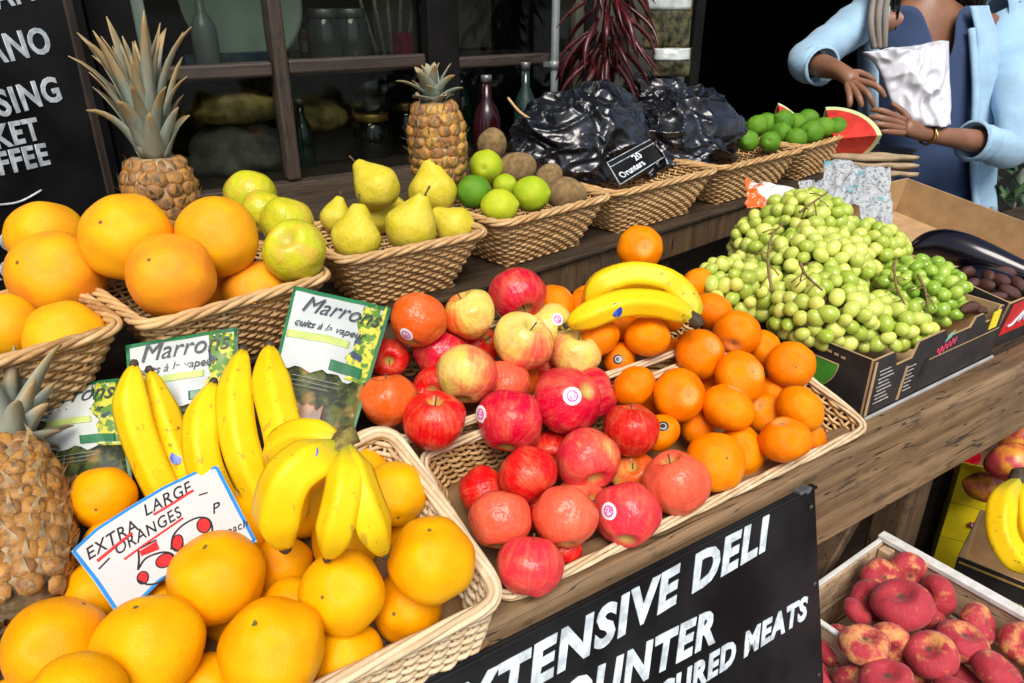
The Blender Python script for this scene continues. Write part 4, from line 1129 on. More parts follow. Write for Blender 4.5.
def pouch(label, TL, TR, BR, BL, seed):
    t = thing('chestnut_pouch', (BL+BR)/2, label, 'food pouch', 'green and white chestnut pouches')
    nrm = (TR-TL).cross(TL-BL).normalized(); nrm = nrm if nrm.dot(CAM-TL) > 0 else -nrm
    def P(u, v, e=0):
        bul = .010*max(0, math.sin(math.pi*u)*math.sin(math.pi*min(1, v*1.05)))+.0022*mnoise.noise(Vector((u*5, v*5, seed)))
        return TL.lerp(TR, u).lerp(BL.lerp(BR, u), v)+nrm*(bul+e)
    mb = MB(); mb.grid(lambda u, v: P(u, v), 28, 30, .003); part('film', mb, M['pouch'], t)
    def patch(nm, m, u0, u1, v0, v1, e, wav=0):
        mb = MB(); mb.grid(lambda u, v: P(lerp(u0+(wav*mnoise.noise(Vector((v*6, seed, 1))) if u < .5 else 0), u1, u), lerp(v0+wav*mnoise.noise(Vector((u*7, seed, 4))), v1, v), e), 16, 16, .0006); part(nm, mb, m, t)
    patch('green_border', M['pgreen'], 0, 1, 0, .03, .0024); patch('green_border', M['pgreen'], 0, .03, .03, .99, .0024); patch('green_border', M['pgreen'], .97, 1, .03, .99, .0024)
    patch('landscape_print', M['print'], .03, .97, .60, .99, .0023, .06)
    patch('blossom_print', M['blossom'], .74, .97, .035, .60, .0026, .10)
    patch('lime_band', M['lime_band'], .04, .70, .335, .39, .0024)
    patch('green_tab', M['pgreen'], .56, .90, .50, .57, .0032)
    patch('chestnut_print', M['nut'], .25, .62, .82, .95, .0030, .04)
    W = (TR-TL).length; ux = (TR-TL).normalized(); uy = nrm.cross(ux)
    text('lettering', 'Marrons', M['pink'], t, P(.12, .185, .004)+nrm*.002, ux, uy, W*.265, shear=.38, bold=-.0002, sx=.86, ext=.0004)
    text('lettering', 'cuits à la vapeur', M['pink'], t, P(.09, .30, .004)+nrm*.002, ux, uy, W*.115, shear=.35, bold=.0001, sx=.92, ext=.0004)
    for k in range(3):
        mb = MB(); mb.bar(P(.2, .66+.03*k, .008), P(.72-.1*(k == 2), .66+.03*k, .008), .0003, .0022, nrm); part('small_print', mb, M['pouch'], t)
pouch('chestnut pouch at the left, creased and half hidden by the leaning pineapple', atD(20, 392, .88), atD(119, 379, .89), atD(134, 492, .83), atD(42, 505, .82), 1)
pouch('chestnut pouch in the middle, standing behind the banana tips', atD(126, 346, .885), atD(238, 328, .915), atD(236, 450, .86), atD(134, 468, .83), 2)
pouch('chestnut pouch on the right, tilted and uncovered between bananas and apples', atD(294, 287, .965), atD(391, 309, .975), atD(350, 446, .88), atD(262, 425, .865), 3)

# ------------------------------------------------------------------ cardboard boxes
def card_mat(name, c, kr=.0):
    return plain(name, c, .6, .18, 25, bumpd=.0006)
M['cblack'] = plain('black_printed_card', (.022, .020, .020), .5, .3, 25, bumpd=.0005)
M['kraft'] = plain('kraft_card', (.42, .27, .13), .75, .12, 30, bumpd=.0005)
M['cred'] = plain('red_printed_card', (.62, .015, .02), .45, .12, 25)
def carton(name, label, o, ux, uy, W, D, Hh, m_out, notches=(), th=.005, group=None, parts=True, cat='cardboard box'):
    """open carton; o = front left bottom corner, ux along the front, uy to the back"""
    ux = Vector(ux).normalized(); uy = Vector(uy).normalized(); uz = ux.cross(uy).normalized()
    t = thing(name, o+ux*W/2+uy*D/2, label, cat, group)
    Pp = lambda x, y, z: o+ux*x+uy*y+uz*z
    def wall(nm, a, b, into, L, nch):
        "panel with cut-outs along its top edge, printed outside and raw inside"
        prof = [(0, 0), (L, 0), (L, Hh)]
        for c0, c1, dp in sorted(nch, reverse=True):
            prof += [(c1, Hh), (c1-.012, Hh-dp), (c0+.012, Hh-dp), (c0, Hh)]
        prof += [(0, Hh)]; n = len(prof)
        d = (b-a).normalized()
        f = [a+d*x+uz*z for x, z in prof]; g = [p+into*th for p in f]; mid = [p+into*.0012 for p in f]
        mb = MB(); mb.add([tuple(p) for p in f]+[tuple(p) for p in mid], [tuple(range(n))]+[(i, n+i, n+(i+1) % n, (i+1) % n) for i in range(n)], False); pnl = part(nm, mb, m_out, t)
        mb = MB(); mb.add([tuple(p) for p in mid]+[tuple(p) for p in g], [tuple(range(2*n-1, n-1, -1))]+[(i, n+i, n+(i+1) % n, (i+1) % n) for i in range(n)], False); part('raw_card', mb, M['kraft'], pnl)
        return pnl
    w = {}
    w['f'] = wall('front_panel', Pp(0, 0, 0), Pp(W, 0, 0), uy, W, notches)
    w['b'] = wall('back_panel', Pp(W, D, 0), Pp(0, D, 0), -uy, W, ())
    w['l'] = wall('side_panel', Pp(0, D-.0055, 0), Pp(0, .0055, 0), ux, D-.011, ())
    w['r'] = wall('side_panel', Pp(W, .0055, 0), Pp(W, D-.0055, 0), -ux, D-.011, ())
    mb = MB(); mb.hexa([Pp(.006, .006, .002), Pp(W-.006, .006, .002), Pp(W-.006, D-.006, .002), Pp(.006, D-.006, .002)], [Pp(.006, .006, .007), Pp(W-.006, .006, .007), Pp(W-.006, D-.006, .007), Pp(.006, D-.006, .007)]); part('base', mb, M['kraft'], t)
    return t, w, Pp
gb, gw, GP = carton('cardboard_box', 'black printed cardboard fruit box with a green patch on its end, holding white grapes', Vector((1.0, .545, .902)), (1, .02, 0), (-.02, 1, 0), .395, .31, .098, M['cblack'], notches=((.055, .125, .026), (.20, .30, .016), (.325, .385, .02)))
def facepoly(parent, nm, P3, m, lift):
    n = len(P3); mb = MB(); mb.add([tuple(p+lift) for p in P3]+[tuple(p+lift*.2) for p in P3], [tuple(range(n))]+[(i, n+i, n+(i+1) % n, (i+1) % n) for i in range(n)], False); return part(nm, mb, m, parent)
M['pgrn'] = plain('box_green_patch', (.07, .30, .03), .45, .15, 40)
arc = [GP(0, .055+.105*(1-math.cos(a))/2, .070-.056*math.sin(a)) for a in np.linspace(0, math.pi, 18)]
facepoly(gw['l'], 'green_patch', arc, M['pgrn'], Vector((-.0012, 0, 0)))
mb = MB(); mb.tube([p+Vector((-.001, 0, 0)) for p in arc]+[arc[0]+Vector((-.001, 0, 0))], .0009, 5); part('patch_outline', mb, M['kraft'], gw['l'])
for k in range(10):
    mb = MB(); mb.box(GP(-.001, .05+.012*k, .084+.001*(k % 3)), (.0012, .007, .0035)); part('printed_mark', mb, M['kraft'], gw['l'])
fl = Vector((0, -.001, 0))
rect = lambda x0, x1, z0, z1, sk=0: [GP(x0, 0, z0), GP(x1, 0, z0), GP(x1+sk, 0, z1), GP(x0+sk, 0, z1)]
facepoly(gw['f'], 'kraft_corner', rect(.002, .009, .002, .095), M['kraft'], fl); facepoly(gw['f'], 'kraft_strip', rect(.088, .095, .004, .062, .008), M['kraft'], fl)
M['yel'] = plain('yellow_label', (.80, .66, .02), .45, .08, 30)
facepoly(gw['f'], 'yellow_label', rect(.352, .378, .062, .094, .004), M['yel'], fl*1.6)
M['whiteprint'] = plain('white_print', (.42, .40, .38), .5, .3, 120)
for k in range(9): facepoly(gw['f'], 'printed_line', rect(.020+.003*(k % 2), .050+.012*((k*7) % 3)*.5, .074-.007*k, .0755-.007*k), M['whiteprint'], fl)
for k in range(7): facepoly(gw['f'], 'printed_line', rect(.102, .126-.004*(k % 3), .058-.007*k, .0592-.007*k), M['whiteprint'], fl)
M['pinkp'] = plain('pink_print', (.62, .05, .12), .5, .2, 80)
mb = MB(); sc = [GP(.185+.055*k/24, -.0008, .062+.006*math.sin(k*1.35)+.010*k/24) for k in range(25)]; mb.tube(crspline(sc, 80), .0011, 5); part('pink_script', mb, M['pinkp'], gw['f'])
facepoly(gw['f'], 'leaf_mark', [GP(.205, 0, .076), GP(.222, 0, .082), GP(.230, 0, .092), GP(.214, 0, .088)], plain('mint_print', (.20, .42, .30), .5), fl)
facepoly(gw['f'], 'fold_line', rect(.15, .395, .0545, .0560), M['kraft'], fl*.8)
facepoly(gw['f'], 'hand_hole', rect(.145, .160, .028, .060, .006), M['ink'], fl)
mb = MB(); mb.bar(GP(.0, -.004, -.001), GP(.395, -.004, -.001), .003, .005, Vector((0, 0, 1))); part('base_edge', mb, plain('pale_card_edge', (.40, .42, .42), .6), gb)

ab, aw, AP = carton('cardboard_box', 'red printed cardboard box with bare brown inside, holding aubergines and dark dates', Vector((1.412, .565, .905)), (1, .0, 0), (0, 1, .15), .46, .50, .095, M['cblack'], notches=())
rect2 = lambda x0, x1, z0, z1, sk=0: [AP(x0, 0, z0), AP(x1, 0, z0), AP(x1+sk, 0, z1), AP(x0+sk, 0, z1)]
facepoly(aw['f'], 'red_print', rect2(.01, .45, .026, .092), M['cred'], fl)
rr_ = random.Random(4)
for k in range(7):
    x = .03+.035*k; mb = MB(); mb.tube(crspline([AP(x+.012*q_+.004*rr_.uniform(-1, 1), -.0016, .055+.016*rr_.uniform(-1, 1)+.006*k*.3) for q_ in range(6)], 24), .0022, 5); part('white_script', mb, M['white'], aw['f'])

# grapes
BERRY = [fruit_mesh('berry_skin', M['grape'], f_ball, 14, 10, seed=i, lump=.05) for i in range(3)]
BERRY2 = []
for b_ in BERRY:
    c2_ = b_.copy(); c2_.materials.clear(); c2_.materials.append(M['grape2']); BERRY2.append(c2_)
GRP = 'bunches of white grapes heaped over the black box'
ALLB = []
def bunch(label, c, rad, Rb, nmax, stalks, seed):
    r_ = random.Random(seed); c = Vector(c); root = thing('grape_bunch', c, label, 'grapes', GRP); n = 0; tries = 0
    q = Matrix.Rotation(math.radians(-33), 3, 'Z')
    while n < nmax and tries < 9000:
        tries += 1
        a = r_.uniform(0, 2*math.pi); z = r_.uniform(-.55, 1); s = math.sqrt(1-z*z); f = r_.uniform(.86, 1.04) if tries < 7500 else r_.uniform(.55, .85)
        p = c+q @ Vector((rad[0]*s*math.cos(a)*f, rad[1]*s*math.sin(a)*f, rad[2]*z*f))
        if p.x > .995 and (p.y < .568 and p.z < 1.02): continue
        if p.x > 1.38 and p.z < 1.01: continue
        R = Rb*r_.uniform(.78, 1.14)
        if any((p-b).length_squared < (1.42*Rb)**2 for b in ALLB): continue
        ALLB.append(p)
        o = link('berry', (BERRY2 if seed == 4 or (seed == 5 and p.x > 1.24) else BERRY)[n % 3], root); o.location = p-c; o.scale = (R, R, R); o.rotation_mode = 'QUATERNION'
        o.rotation_quaternion = axis_rot((r_.uniform(-1, 1), r_.uniform(-1, 1), r_.uniform(-1, .6)), r_.uniform(0, 6)); n += 1
    for st in stalks:
        mb = MB(); P = crspline([atD(*k) for k in st], 16); mb.tube(P, np.linspace(.0026, .0016, 17), 6)
        for k in range(3, 15, 2):
            d = Vector((r_.uniform(-1, 1), r_.uniform(-1, 1), r_.uniform(-1, .3))).normalized(); mb.tube([P[k], P[k]+d*.012, P[k]+d*.022+Vector((0, 0, -.004))], [.0012, .001, .0012], 5)
        part('stalk', mb, M['grapestem'], root)
    # inner stalks that hold the berries together
    mb = MB(); kids = [k for k in root.children if k.name.startswith('berry')]
    mb.tube([c+Vector((0, 0, rad[2]*.6)), c, c-Vector((0, 0, rad[2]*.4))], [.003, .003, .002], 6)
    for k in kids: mb.tube([c+k.location*.12, c+k.location*.9], .0009, 4, cap=False)
    part('inner_stalk', mb, M['grapestem'], root)
bpy.context.view_layer.update()
def pY(px, py, y): return atY(px, py, y)
bunch('loose grape bunch spilling out to the left behind the tangerines', pY(733, 292, .80), (.070, .055, .055), .0130, 96, [], 1)
bunch('grape bunch at the top of the heap with a long bare brown stalk', pY(806, 226, .86), (.080, .07, .060), .0130, 98, [[(772, 292, 1.13), (768, 262, 1.16), (772, 236, 1.20), (785, 222, 1.24)], [(800, 212, 1.28), (812, 203, 1.30), (828, 192, 1.34)]], 2)
bunch('pale yellow grape bunch bulging over the front left corner of the box', pY(822, 312, .675), (.080, .070, .060), .0132, 98, [], 3)
bunch('grape bunch in the centre of the heap with a short forked stalk', pY(818, 268, .76), (.085, .070, .062), .0132, 98, [[(800, 262, 1.17), (806, 275, 1.14), (822, 290, 1.10)]], 8)
bunch('greener grape bunch lying at the right end of the box', pY(922, 292, .69), (.075, .080, .055), .0132, 98, [[(894, 262, 1.29), (896, 285, 1.25), (905, 305, 1.21)], [(918, 275, 1.31), (925, 290, 1.29), (928, 310, 1.25)]], 4)
bunch('grape bunch along the front edge between the two cut handles', pY(876, 324, .635), (.085, .06, .042), .0130, 90, [], 5)
bunch('grape bunch at the left back against the dark shelf', pY(762, 246, .90), (.055, .05, .060), .0128, 80, [], 6)
bunch('grape bunch at the right back beside the crumpled paper', pY(868, 252, .82), (.075, .06, .055), .0130, 90, [], 7)

# aubergines and dates
M['aub'] = plain('aubergine_skin', (.006, .004, .008), .16, .3, 6, spec=.6)
M['aubc'] = plain('aubergine_cap', (.05, .09, .03), .7, .3, 60)
def aub(label, pts, rad):
    P = crspline(pts, 24); t = thing('aubergine', P[12], label, 'aubergine', 'aubergines in the red box'); mb = MB()
    r = [rad*(max(.02, math.sin(min(1, (i/24)*1.9+.04)*math.pi/2))**.6)*(1-.35*sstepf(.45, 1, i/24)) for i in range(25)]; r[24] *= .75
    mb.tube(P, r, 18); part('body', mb, M['aub'], t); mb = MB(); mb.tube([P[23], P[24], P[24]+(P[24]-P[23])*1.5], [r[23]*1.03, r[24]*1.02, .006], 10); part('cap', mb, M['aubc'], t)
aub('long shiny black aubergine lying against the brown wall of the red box', [atD(908, 250, 1.60), atD(940, 244, 1.585), atD(985, 258, 1.54), atD(1036, 278, 1.50)], .035)
aub('aubergine underneath, mostly covered by the shiny one', [atD(950, 272, 1.55), atD(990, 282, 1.51), atD(1040, 298, 1.46)], .030)
M['date'] = plain('date_skin', (.055, .018, .016), .4, .5, 90, bumpd=.002, c2=(.13, .045, .035))
dme = [fruit_mesh('date_skin', M['date'], lambda th, ph: (math.sin(th)*.55*(1+.05*math.cos(7*ph)), math.cos(th)), 14, 10, seed=i, lump=.12) for i in range(2)]
r_ = random.Random(5)
dl = [(938, 262), (952, 280), (968, 272), (985, 285), (1000, 280), (962, 290), (978, 298), (995, 298), (1010, 292), (945, 272), (925, 268), (972, 284), (1005, 272), (988, 276), (1018, 284), (958, 300), (970, 308), (985, 310), (948, 288), (935, 280)]
for i, (x, y) in enumerate(dl):
    n_ = Vector((0, -.15, 1)); p0 = Vector((1.5, .6, .982)); v_ = ray(x, y); p = CAM+v_*((p0-CAM).dot(n_)/v_.dot(n_))
    o = link('date', dme[i % 2]); o.location = p; o.scale = (.021,)*3; o.rotation_mode = 'QUATERNION'; o.rotation_quaternion = axis_rot((r_.uniform(-1, 1), r_.uniform(-1, 1), r_.uniform(-.3, .3)))
    tag(o, 'dark reddish brown wrinkled date in the heap of the red box', 'date', 'dates heaped in the red box')

# ------------------------------------------------------------------ peach crate and the low goods on the right
M['cratew'] = wood('pale_crate_wood', (.42, .28, .16), (.60, .44, .28), 1, scale=1.2)
M['cratet'] = plain('white_crate_edge', (.62, .62, .58), .6, .12, 60, bumpd=.0006)
cr = thing('wooden_crate', (.99, .35, .476), 'low wooden crate with a whitish top edge full of flat peaches', 'crate')
a0 = math.radians(3); ux = Vector((math.cos(a0), math.sin(a0), 0)); uy = Vector((-math.sin(a0), math.cos(a0), 0)); O = atZ(885, 540, .62)-ux*.255-uy*.36; O.z = 0
Q = lambda x, y, z: O+ux*x+uy*y+Vector((0, 0, z))
def slab(nm, x0, x1, y0, y1, z0, z1, m):
    mb = MB(); mb.hexa([Q(x0, y0, z0), Q(x1, y0, z0), Q(x1, y1, z0), Q(x0, y1, z0)], [Q(x0, y0, z1), Q(x1, y0, z1), Q(x1, y1, z1), Q(x0, y1, z1)]); return bevelled(nm, mb, m, cr, .0015)
W_, D_ = .255, .36
for z0, z1 in ((.49, .548), (.556, .614)):
    slab('side_slat', W_, W_+.007, 0, D_, z0, z1, M['cratew']); slab('side_slat', -.007, 0, 0, D_, z0, z1, M['cratew'])
    slab('end_slat', 0, W_, D_, D_+.007, z0, z1, M['cratew']); slab('end_slat', 0, W_, -.007, 0, z0, z1, M['cratew'])
slab('top_edge', W_-.004, W_+.016, -.01, D_+.012, .616, .626, M['cratet']); slab('top_edge', -.010, -.001, -.01, D_+.012, .6155, .621, M['cratet'])
slab('top_edge', 0, W_-.006, D_+.001, D_+.009, .6155, .622, M['cratet'])
for x, y in ((.002, .002), (W_-.022, .002), (.002, D_-.022), (W_-.022, D_-.022)): slab('corner_post', x, x+.02, y, y+.02, .478, .613, M['cratew'])
slab('base', 0, W_, 0, D_, .478, .488, M['cratew'])

sc_ = thing('wooden_crate', (.99, .35, .0), 'plain wooden crate standing underneath the peach crate', 'crate')
for k in range(5):
    for (x0, x1, y0, y1) in ((0, W_, -.006, .002), (0, W_, D_-.002, D_+.006), (-.006, .002, .004, D_-.004), (W_-.002, W_+.006, .004, D_-.004)):
        mb = MB(); z0 = .02+.092*k; mb.hexa([Q(x0, y0, z0), Q(x1, y0, z0), Q(x1, y1, z0), Q(x0, y1, z0)], [Q(x0, y0, z0+.08), Q(x1, y0, z0+.08), Q(x1, y1, z0+.08), Q(x0, y1, z0+.08)]); part('slat', mb, M['cratew'], sc_)
mb = MB(); 
for x, y in ((.004, .004), (W_-.022, .004), (.004, D_-.022), (W_-.022, D_-.022)): mb.box(Q(x+.009, y+.009, .238), (.018, .018, .476))
part('corner_posts', mb, M['cratew'], sc_)
M['ycard'] = plain('yellow_card', (.86, .68, .01), .5, .12, 18, bumpd=.0005)
fr = (RT*.97+Vector((0, 0, 0))); fr = (Matrix.Rotation(math.radians(-29), 3, 'Z') @ RT).normalized(); bk = Vector((-fr.y, fr.x, 0))
yc0 = atD(962, 464, 1.55)
for k, lab in enumerate(('bottom yellow carton of the stack of three under the beam', 'middle yellow carton of the stack of three under the beam', 'top yellow carton of the stack, its open flap standing in front of red apples')):
    z = .340+.090*k
    hh = .088
    o0 = Vector((yc0.x, yc0.y, z))
    t, w, YP = carton('fruit_carton', lab, o0, fr, bk, .11, .10, hh, M['ycard'], group='stacked yellow cartons', th=.003, cat='carton')
    for q_, (dx, s) in enumerate(((.055-.006*k, 1.),)):
        c = YP(dx, -.001, hh*.55)
        for pet in range(6):
            a = pet*math.pi/3; mb = MB(); mb.sphere(c+fr*(.005*math.cos(a))+Vector((0, 0, .005*math.sin(a))), (.0042, .0012, .0042), 8, 5); part('flower_petal', mb, M['cred'] if pet % 2 else plain('petal', (.30, .06, .05), .5), w['f'])
        mb = MB(); mb.sphere(c-bk*.001, (.0042, .0014, .0042), 10, 6); part('flower_centre', mb, plain('lilac_print', (.42, .42, .62), .5), w['f'])
# flap of the top carton
mb = MB(); e0 = YP(-.002, -.001, .0885); mb.hexa([e0, e0+fr*.114, e0+fr*.114+bk*.003, e0+bk*.003], [e0+Vector((0, 0, .018))-bk*.012, e0+fr*.114+Vector((0, 0, .018))-bk*.012, e0+fr*.114+Vector((0, 0, .018))-bk*.009, e0+Vector((0, 0, .018))-bk*.009])
part('flap', mb, M['ycard'], t)
M['lowcrate'] = plain('dark_crate_wood', (.06, .04, .025), .7, .3, 40)
low = 'red fruit in the dark crate below the beam'
lc = thing('dark_crate', (1.70, .76, .34), 'dark low crate below the beam behind the yellow cartons', 'crate')
for c, s in (((1.70, .63, .44), (.36, .01, .20)), ((1.70, .90, .44), (.36, .01, .20)), ((1.525, .765, .44), (.01, .26, .20)), ((1.875, .765, .44), (.01, .26, .20)), ((1.70, .765, .50), (.34, .255, .008))):
    mb = MB(); mb.box(c, s); part('board', mb, M['lowcrate'], lc)
mb = MB(); mb.bar(atD(1003, 470, 1.52), atD(1011, 408, 1.62), .008, .018); part('upright', mb, M['beamy'], lc)
place_fruit('apple', atD(965, 453, 1.66), .041, 'round red apple in the dark crate behind the yellow flap', 'apple', low, col=CRI, blush=1., ax=cdir(.2, .9, 0)); 
place_fruit('apple', atD(942, 458, 1.68), .030, 'red apple mostly hidden by the beam, left in the dark crate', 'apple', low, col=RED, blush=1.)
place_fruit('apple', atD(979, 434, 1.78), .030, 'bright orange red apple deepest in the dark crate', 'apple', low, col=ORR, blush=.95)
def mango(label, p, r, ax):
    o = place_fruit('flat_peach', p, r, label, 'mango', 'mangoes at the right edge', ax=ax); return o
mg = mat('mango_skin'); co = objco(mg[1], rand=True); lk(mg[1], mixc(mg[1], sstep(mg[1], noi(mg[1], co, 1.1, 3), .4, .62), (.45, .05, .05), (.72, .30, .03)), mg[2].inputs['Base Color']); mg[2].inputs['Roughness'].default_value = .35
KIND['mango'] = [fruit_mesh('mango_skin', mg[0], lambda th, ph: (math.sin(th)*(1+.1*math.cos(ph)), math.cos(th)*1.3), seed=3, lump=.1)]
place_fruit('mango', atD(1014, 462, 1.42), .038, 'red and orange mango above the bananas at the right edge', 'mango', 'mangoes at the right edge', ax=cdir(1, .1, .2))
place_fruit('mango', atD(1022, 436, 1.56), .036, 'dark red mango further back at the right edge', 'mango', 'mangoes at the right edge', ax=cdir(1, .2, .1))
place_fruit('mango', atD(985, 486, 1.50), .030, 'small red mango beside the dark banana stalk', 'mango', 'mangoes at the right edge', ax=cdir(1, -.1, .1))
# black banana box with gold lines
f2 = (Matrix.Rotation(math.radians(-41), 3, 'Z') @ RT).normalized(); b2_ = Vector((-f2.y, f2.x, 0)); o2 = atD(958, 556, 1.36); o2.z = .340
bb, bw, BP = carton('banana_box', 'black cardboard box with gold lines and lettering under yellow bananas', o2, f2, b2_, .30, .18, .232, M['cblack'], cat='cardboard box')
M['gold'] = plain('gold_print', (.50, .33, .08), .4, .2, 50, metal=.3)
for z in (.222, .150):
    mb = MB(); mb.bar(BP(.004, -.0012, z), BP(.296, -.0012, z), .0025, .003, Vector((0, 0, 1))); part('gold_line', mb, M['gold'], bw['f'])
text('lettering', 'Organic', M['gold'], bw['f'], BP(.028, -.0015, .172), f2, Vector((0, 0, 1)), .034, shear=.1)
t = thing('banana_bunch', atD(1021, 520, 1.30), 'curved yellow bananas in the black box at the right edge', 'bananas')
banana(t, bp([(1019, 480, 1.34), (1003, 500, 1.28), (1000, 530, 1.26), (1012, 555, 1.25), (1031, 570, 1.26)][::-1]), .0225)
banana(t, bp([(1027, 480, 1.35), (1025, 505, 1.30), (1029, 535, 1.27), (1049, 560, 1.26)][::-1]), .0225)
banana(t, bp([(1039, 480, 1.36), (1051, 505, 1.33), (1059, 535, 1.30), (1069, 560, 1.28)][::-1]), .0225)
mb = MB(); mb.tube(bp([(1014, 486, 1.33), (1019, 476, 1.34), (1031, 474, 1.355)]), [.012, .016, .013], 10); part('stalk', mb, M['bantip'], t)
# ------------------------------------------------------------------ shop front
WY = 1.75
M['frame'] = wood('dark_window_frame', (.030, .021, .014), (.065, .045, .030), 2, rough=.5)
M['frameh'] = wood('dark_window_rail', (.032, .023, .017), (.065, .047, .035), 0, rough=.45)
M['pil'] = plain('black_shop_paint', (.007, .0065, .006), .55, .4, 12, bumpd=.0008, spec=.15)
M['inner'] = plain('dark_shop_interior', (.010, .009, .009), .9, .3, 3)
M['sage'] = plain('sage_paint', (.14, .19, .15), .6, .15, 10)
M['olive'] = plain('olive_panel', (.060, .062, .045), .6, .25, 6)
def glass_mat():
    m = bpy.data.materials.new('window_glass'); m.use_nodes = True; nt = m.node_tree; nt.nodes.clear()
    o = nt.nodes.new('ShaderNodeOutputMaterial'); mx = nt.nodes.new('ShaderNodeMixShader'); tr = nt.nodes.new('ShaderNodeBsdfTransparent'); gl = nt.nodes.new('ShaderNodeBsdfGlossy')
    tr.inputs[0].default_value = (.80, .84, .80, 1); gl.inputs['Roughness'].default_value = .04; gl.inputs[0].default_value = (.8, .85, .85, 1)
    fz = nt.nodes.new('ShaderNodeFresnel'); fz.inputs[0].default_value = 1.45
    hm = nt.nodes.new('ShaderNodeMath'); hm.operation = 'MULTIPLY'; hm.inputs[1].default_value = .55; nt.links.new(fz.outputs[0], hm.inputs[0]); nt.links.new(hm.outputs[0], mx.inputs[0]); nt.links.new(tr.outputs[0], mx.inputs[1]); nt.links.new(gl.outputs[0], mx.inputs[2]); nt.links.new(mx.outputs[0], o.inputs[0]); return m
M['glass'] = glass_mat()
shop = thing('shop_building', (.9, WY, 0), 'dark shop front with a timber framed window and an open black doorway', 'shop')
def bx(nm, x0, x1, y0, y1, z0, z1, m, parent=None, w=.003):
    mb = MB(); mb.box(((x0+x1)/2, (y0+y1)/2, (z0+z1)/2), (x1-x0, y1-y0, z1-z0)); return bevelled(nm, mb, m, parent or shop, w)
win = link('window', None, shop); win.location = (0, 0, 1.1)
bx('pilaster', -.02, .16, WY-.06, WY+.10, 0, 2.6, M['pil']); bx('pilaster', .165, .245, WY-.03, WY+.10, 0, 2.6, M['pil'])
bx('left_wall', -2.5, -.025, WY, WY+.15, 0, 3.4, M['pil'])
bx('painted_edge', .247, .272, WY-.012, WY+.05, 1.25, 2.6, M['sage'])
bx('stall_riser', .247, 1.77, WY+.0, WY+.12, 0, 1.065, M['pil'])
bx('sill', .247, 1.77, WY-.03, WY+.14, 1.067, 1.10, M['frame'], win)
bx('mullion', .509, .541, WY-.02, WY+.03, 1.102, 2.5, M['frame'], win, .006)
bx('wide_post', .883, .967, WY-.025, WY+.06, 1.102, 2.5, M['pil'], win, .004)
bx('transom', .274, .507, WY-.012, WY+.03, 1.332, 1.362, M['frameh'], win, .005); bx('transom', .543, .881, WY-.012, WY+.03, 1.334, 1.364, M['frameh'], win, .005)
bx('transom', .969, 1.33, WY-.012, WY+.03, 1.325, 1.352, M['frameh'], win, .005)
bx('right_panel', 1.335, 1.76, WY-.01, WY+.10, 1.102, 2.6, M['olive']); bx('door_post', 1.762, 1.80, WY-.03, WY+.16, 0, 2.6, M['pil'])
bx('dark_strip', 1.36, 1.40, WY-.022, WY-.012, 1.102, 2.5, M['pil'])
for x0, x1, z0, z1 in ((.274, .507, 1.102, 1.330), (.274, .507, 1.364, 2.45), (.543, .881, 1.102, 1.332), (.543, .881, 1.366, 2.45), (.969, 1.33, 1.102, 1.323), (.969, 1.33, 1.354, 2.45)):
    mb = MB(); mb.box(((x0+x1)/2, WY+.008, (z0+z1)/2), (x1-x0, .004, z1-z0)); part('pane', mb, M['glass'], win)
bx('fascia', -2.5, 6.0, WY-.10, WY+.15, 2.62, 3.4, M['pil'])
bx('far_wall', 3.75, 6.0, WY, WY+.15, 0, 2.6, M['pil'])
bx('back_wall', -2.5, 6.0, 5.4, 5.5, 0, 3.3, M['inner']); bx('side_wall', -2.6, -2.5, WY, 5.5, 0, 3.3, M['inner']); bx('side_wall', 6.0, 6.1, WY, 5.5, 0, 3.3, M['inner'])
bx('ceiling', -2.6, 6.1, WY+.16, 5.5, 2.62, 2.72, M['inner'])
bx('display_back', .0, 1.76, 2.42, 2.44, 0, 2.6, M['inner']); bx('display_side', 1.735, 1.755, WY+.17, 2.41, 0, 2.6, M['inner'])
bx('display_shelf', .02, 1.73, WY+.13, 2.41, 1.06, 1.08, M['frameh']); bx('display_shelf', .02, 1.73, WY+.10, 2.2, 1.318, 1.330, M['frameh'])
bx('awning_box', -.5, 3.6, WY-.42, WY-.11, 2.5, 2.75, M['pil'])
# drainpipe
M['pipe'] = plain('galvanised_pipe', (.30, .34, .34), .4, .2, 14, metal=.35, bumpd=.0005)
dp = thing('drainpipe', (1.238, WY-.05, 0), 'thin pale galvanised drainpipe running up the shop front behind the bags', 'drainpipe')
mb = MB(); mb.tube([(1.238, WY-.05, 0), (1.238, WY-.05, 1.30), (1.238, WY-.05, 2.6)], .0105, 14); part('pipe', mb, M['pipe'], dp)
mb = MB(); mb.tube([(1.238, WY-.05, 1.315), (1.238, WY-.05, 1.335)], .0135, 14); mb.box((1.238, WY-.028, 1.325), (.02, .03, .012)); part('bracket', mb, M['pipe'], dp)

